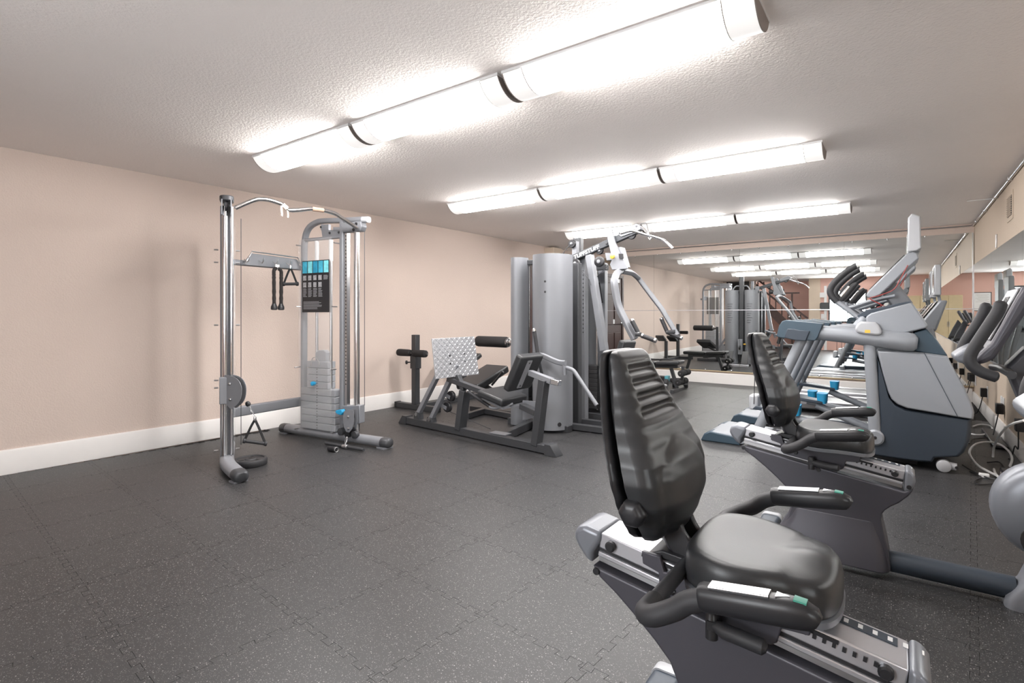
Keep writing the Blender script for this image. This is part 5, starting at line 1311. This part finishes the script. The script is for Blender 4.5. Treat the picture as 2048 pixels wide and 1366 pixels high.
    MB().prism([V(-3.95, 4.72, .39), V(-3.95, 5.32, .575), V(-4.30, 5.32, .575), V(-4.30, 4.72, .39)], (0, .03, -.085)).build('extension_pad', M_VINYL, t, bevel=.022, seg=3)
    bar('extension_beam', V(e0.x + .2, 5.0, e0.z - .03), V(-3.55, 5.0, .10), .05, .06)
    MB().tube([zz(1050, 525, 4.75), zz(955, 640, 4.75)], .013, 12).build('extension_grip', M_BLACK, t)
    bar('extension_base', V(-4.35, 5.08, .035), V(-3.45, 5.08, .035), .06, .065)
    bar('extension_leg', V(-3.62, 5.08, .06), V(-3.62, 5.05, .42), .05, .05)
    # ---- low row foot plates and pulley, seen in the mirror
    for s_ in (-1, 1):
        cx = -3.13 + s_ * .17
        MB().prism([V(cx - .07, 6.14, .05), V(cx + .07, 6.14, .05), V(cx + .07, 5.98, .34), V(cx - .07, 5.98, .34)], (0, .015, .008)).build('foot_rest', M_BLACK, t, bevel=.004)
    MB().bx(-3.40, -2.86, 6.10, 6.24, 0, .05).build('foot_rest_base', M_ALU, t, bevel=.005)
    MB().bx(-3.16, -3.10, 5.60, 6.12, 0, .05).build('foot_rest_beam', M_DARKG, t)
    MB().bx(-3.18, -3.08, 5.68, 5.80, .25, .62).build('row_pulley_block', M_SILVER, t, bevel=.01)
    MB().lathe(V(-3.13, 5.82, .42), (1, 0, 0), [(-.015, .05), (.015, .05)], 20).build('pulley', M_BLACK, t)
    MB().lathe(V(-3.06, 5.76, .50), (1, 0, 0), [(0, .012), (.04, .02), (.05, .015)], 14).build('yellow_knob', M_YEL, t)
    for s_ in (-1, 1):
        MB().tube(catmull([V(-3.13, 5.62, 1.88), V(-3.13 + s_ * .12, 5.64, 1.90), V(-3.13 + s_ * .20, 5.66, 1.78), V(-3.13 + s_ * .24, 5.68, 1.55)], 6), .015, 12).build('dip_bar', M_SILVER, t)
        MB().tube([V(-3.13 + s_ * .235, 5.68, 1.58), V(-3.13 + s_ * .27, 5.69, 1.34)], .020, 12).build('dip_grip', M_RUBBER, t)
    return t
make_gym()
# ------------------------------------------------------------------ back extension stand by the wall
hs = thing('back_extension_stand', 'dark steel stand with foam rollers by the beige wall', 'exercise stand', (-4.95, 4.74, 0))
px_, py_ = -4.985, 4.74
MB().bx(px_ - .038, px_ + .038, py_ - .038, py_ + .038, .07, .95).build('upright', M_DARKG, hs, bevel=.005)
MB().bx(px_ - .05, px_ + .05, py_ - .05, py_ + .05, .52, .74).build('sleeve', M_DARKG, hs, bevel=.005)
MB().bx(-5.31, -4.62, py_ - .04, py_ + .04, 0, .07).build('base_bar', M_DARKG, hs, bevel=.005)
for x in (-5.335, -4.62):
    MB().bx(x, x + .035, py_ - .045, py_ + .045, 0, .075).build('end_plug', M_BLACK, hs, bevel=.006)
MB().bx(px_ - .035, px_ + .035, py_ + .04, 5.95, 0, .065).build('spine', M_DARKG, hs, bevel=.005)
MB().bx(-5.30, -4.66, 5.95, 6.03, 0, .07).build('base_bar', M_DARKG, hs, bevel=.005)
MB().bx(px_ - .035, px_ + .035, 5.62, 5.69, .06, .52).build('rear_upright', M_DARKG, hs, bevel=.005)
MB().tube([V(px_ - .27, py_ - .065, .72), V(px_ + .27, py_ - .065, .72)], .012, 10).build('roller_axle', M_STEEL, hs)
for s_ in (-1, 1):
    MB().lathe(V(px_ + s_ * .02, py_ - .065, .72), (s_, 0, 0), [(0, .030), (.012, .042), (.06, .044), (.19, .046), (.225, .043), (.235, .028)], 20).build('foam_roller', M_FOAM, hs)
for s_ in (-1, 1):
    MB().prism([V(px_ + s_ * .15 - .11, 5.52, .50), V(px_ + s_ * .15 + .11, 5.52, .50), V(px_ + s_ * .15 + .11, 5.76, .62), V(px_ + s_ * .15 - .11, 5.76, .62)], (0, -.03, .05)).build('hip_pad', M_VINYL, hs, bevel=.012)
MB().lathe(V(px_ - .06, py_ - .04, .60), (-.6, -1, 0), [(0, .008), (.03, .010), (.035, .024), (.055, .024), (.06, .014)], 14).build('adjust_knob', M_BLACK, hs)
# ------------------------------------------------------------------ adjustable bench near the mirror
bn = thing('weight_bench', 'black padded adjustable weight bench in front of the mirrored wall', 'bench', (-3.2, 8.3, 0))
MB().bx(-3.62, -3.18, 8.16, 8.44, .40, .46).build('bench_pad', M_VINYL, bn, bevel=.02, seg=3)
MB().prism([V(-3.16, 8.16, .40), V(-2.78, 8.16, .43), V(-2.78, 8.16, .49), V(-3.16, 8.16, .46)], (0, .28, 0)).build('seat_pad', M_VINYL, bn, bevel=.02, seg=3)
MB().beam((-3.55, 8.3, .37), (-2.85, 8.3, .385), .06, .05).build('spine', M_DARKG, bn, bevel=.004)
MB().beam((-3.5, 8.3, .36), (-3.6, 8.3, .03), .05, .05, up=(0, 1, 0)).build('leg', M_DARKG, bn, bevel=.004)
MB().beam((-2.95, 8.3, .36), (-2.85, 8.3, .03), .05, .05, up=(0, 1, 0)).build('leg', M_DARKG, bn, bevel=.004)
for x in (-3.6, -2.85):
    MB().bx(x - .03, x + .03, 8.05, 8.55, 0, .05).build('foot_bar', M_DARKG, bn, bevel=.004)
for z_, x in ((.30, -2.74), (.16, -2.78)):
    MB().lathe(V(x, 8.12, z_), (0, 1, 0), [(0, .04), (.01, .05), (.14, .05), (.15, .04)], 18).build('leg_roller', M_FOAM, bn)
    MB().lathe(V(x, 8.33, z_), (0, 1, 0), [(0, .04), (.01, .05), (.14, .05), (.15, .04)], 18).build('leg_roller', M_FOAM, bn)
    MB().tube([V(x, 8.10, z_), V(x, 8.50, z_)], .012, 10).build('roller_axle', M_CHROME, bn)
MB().beam((-2.76, 8.3, .40), (-2.78, 8.3, .14), .04, .04, up=(0, 1, 0)).build('roller_arm', M_DARKG, bn)
def dumbbell(x, y, ang, label):
    d = V(math.cos(ang), math.sin(ang), 0); c = V(x, y, .062)
    t = thing('dumbbell', label, 'dumbbell', (x, y, 0), 'dumbbells on the floor by the bench')
    MB().tube([c - d * .06, c + d * .06], .015, 12).build('handle', M_CHROME, t)
    for s_ in (-1, 1):
        MB().lathe(c + d * s_ * .055, d * s_, [(0, .05), (.008, .06), (.06, .06), (.068, .05)], 8).build('head', M_IRON, t)
dumbbell(-2.95, 8.72, .3, 'black dumbbell on the floor behind the weight bench')
dumbbell(-3.3, 8.78, .1, 'black dumbbell on the floor left of the other one')
p = onz(1338, 762, 0); p.y = min(p.y, 9.45); p.x -= .1
sb = thing('resistance_block', 'small teal and black block on the floor by the mirrored wall', 'block', (p.x, p.y, 0))
MB().bx(p.x - .12, p.x + .06, p.y - .07, p.y + .07, .001, .09).build('block', M_BLACK, sb, bevel=.01)
MB().bx(p.x + .055, p.x + .12, p.y - .06, p.y + .06, .001, .10).build('teal_end', mat('teal_plastic', S(96, 168, 180), .5), sb, bevel=.008)
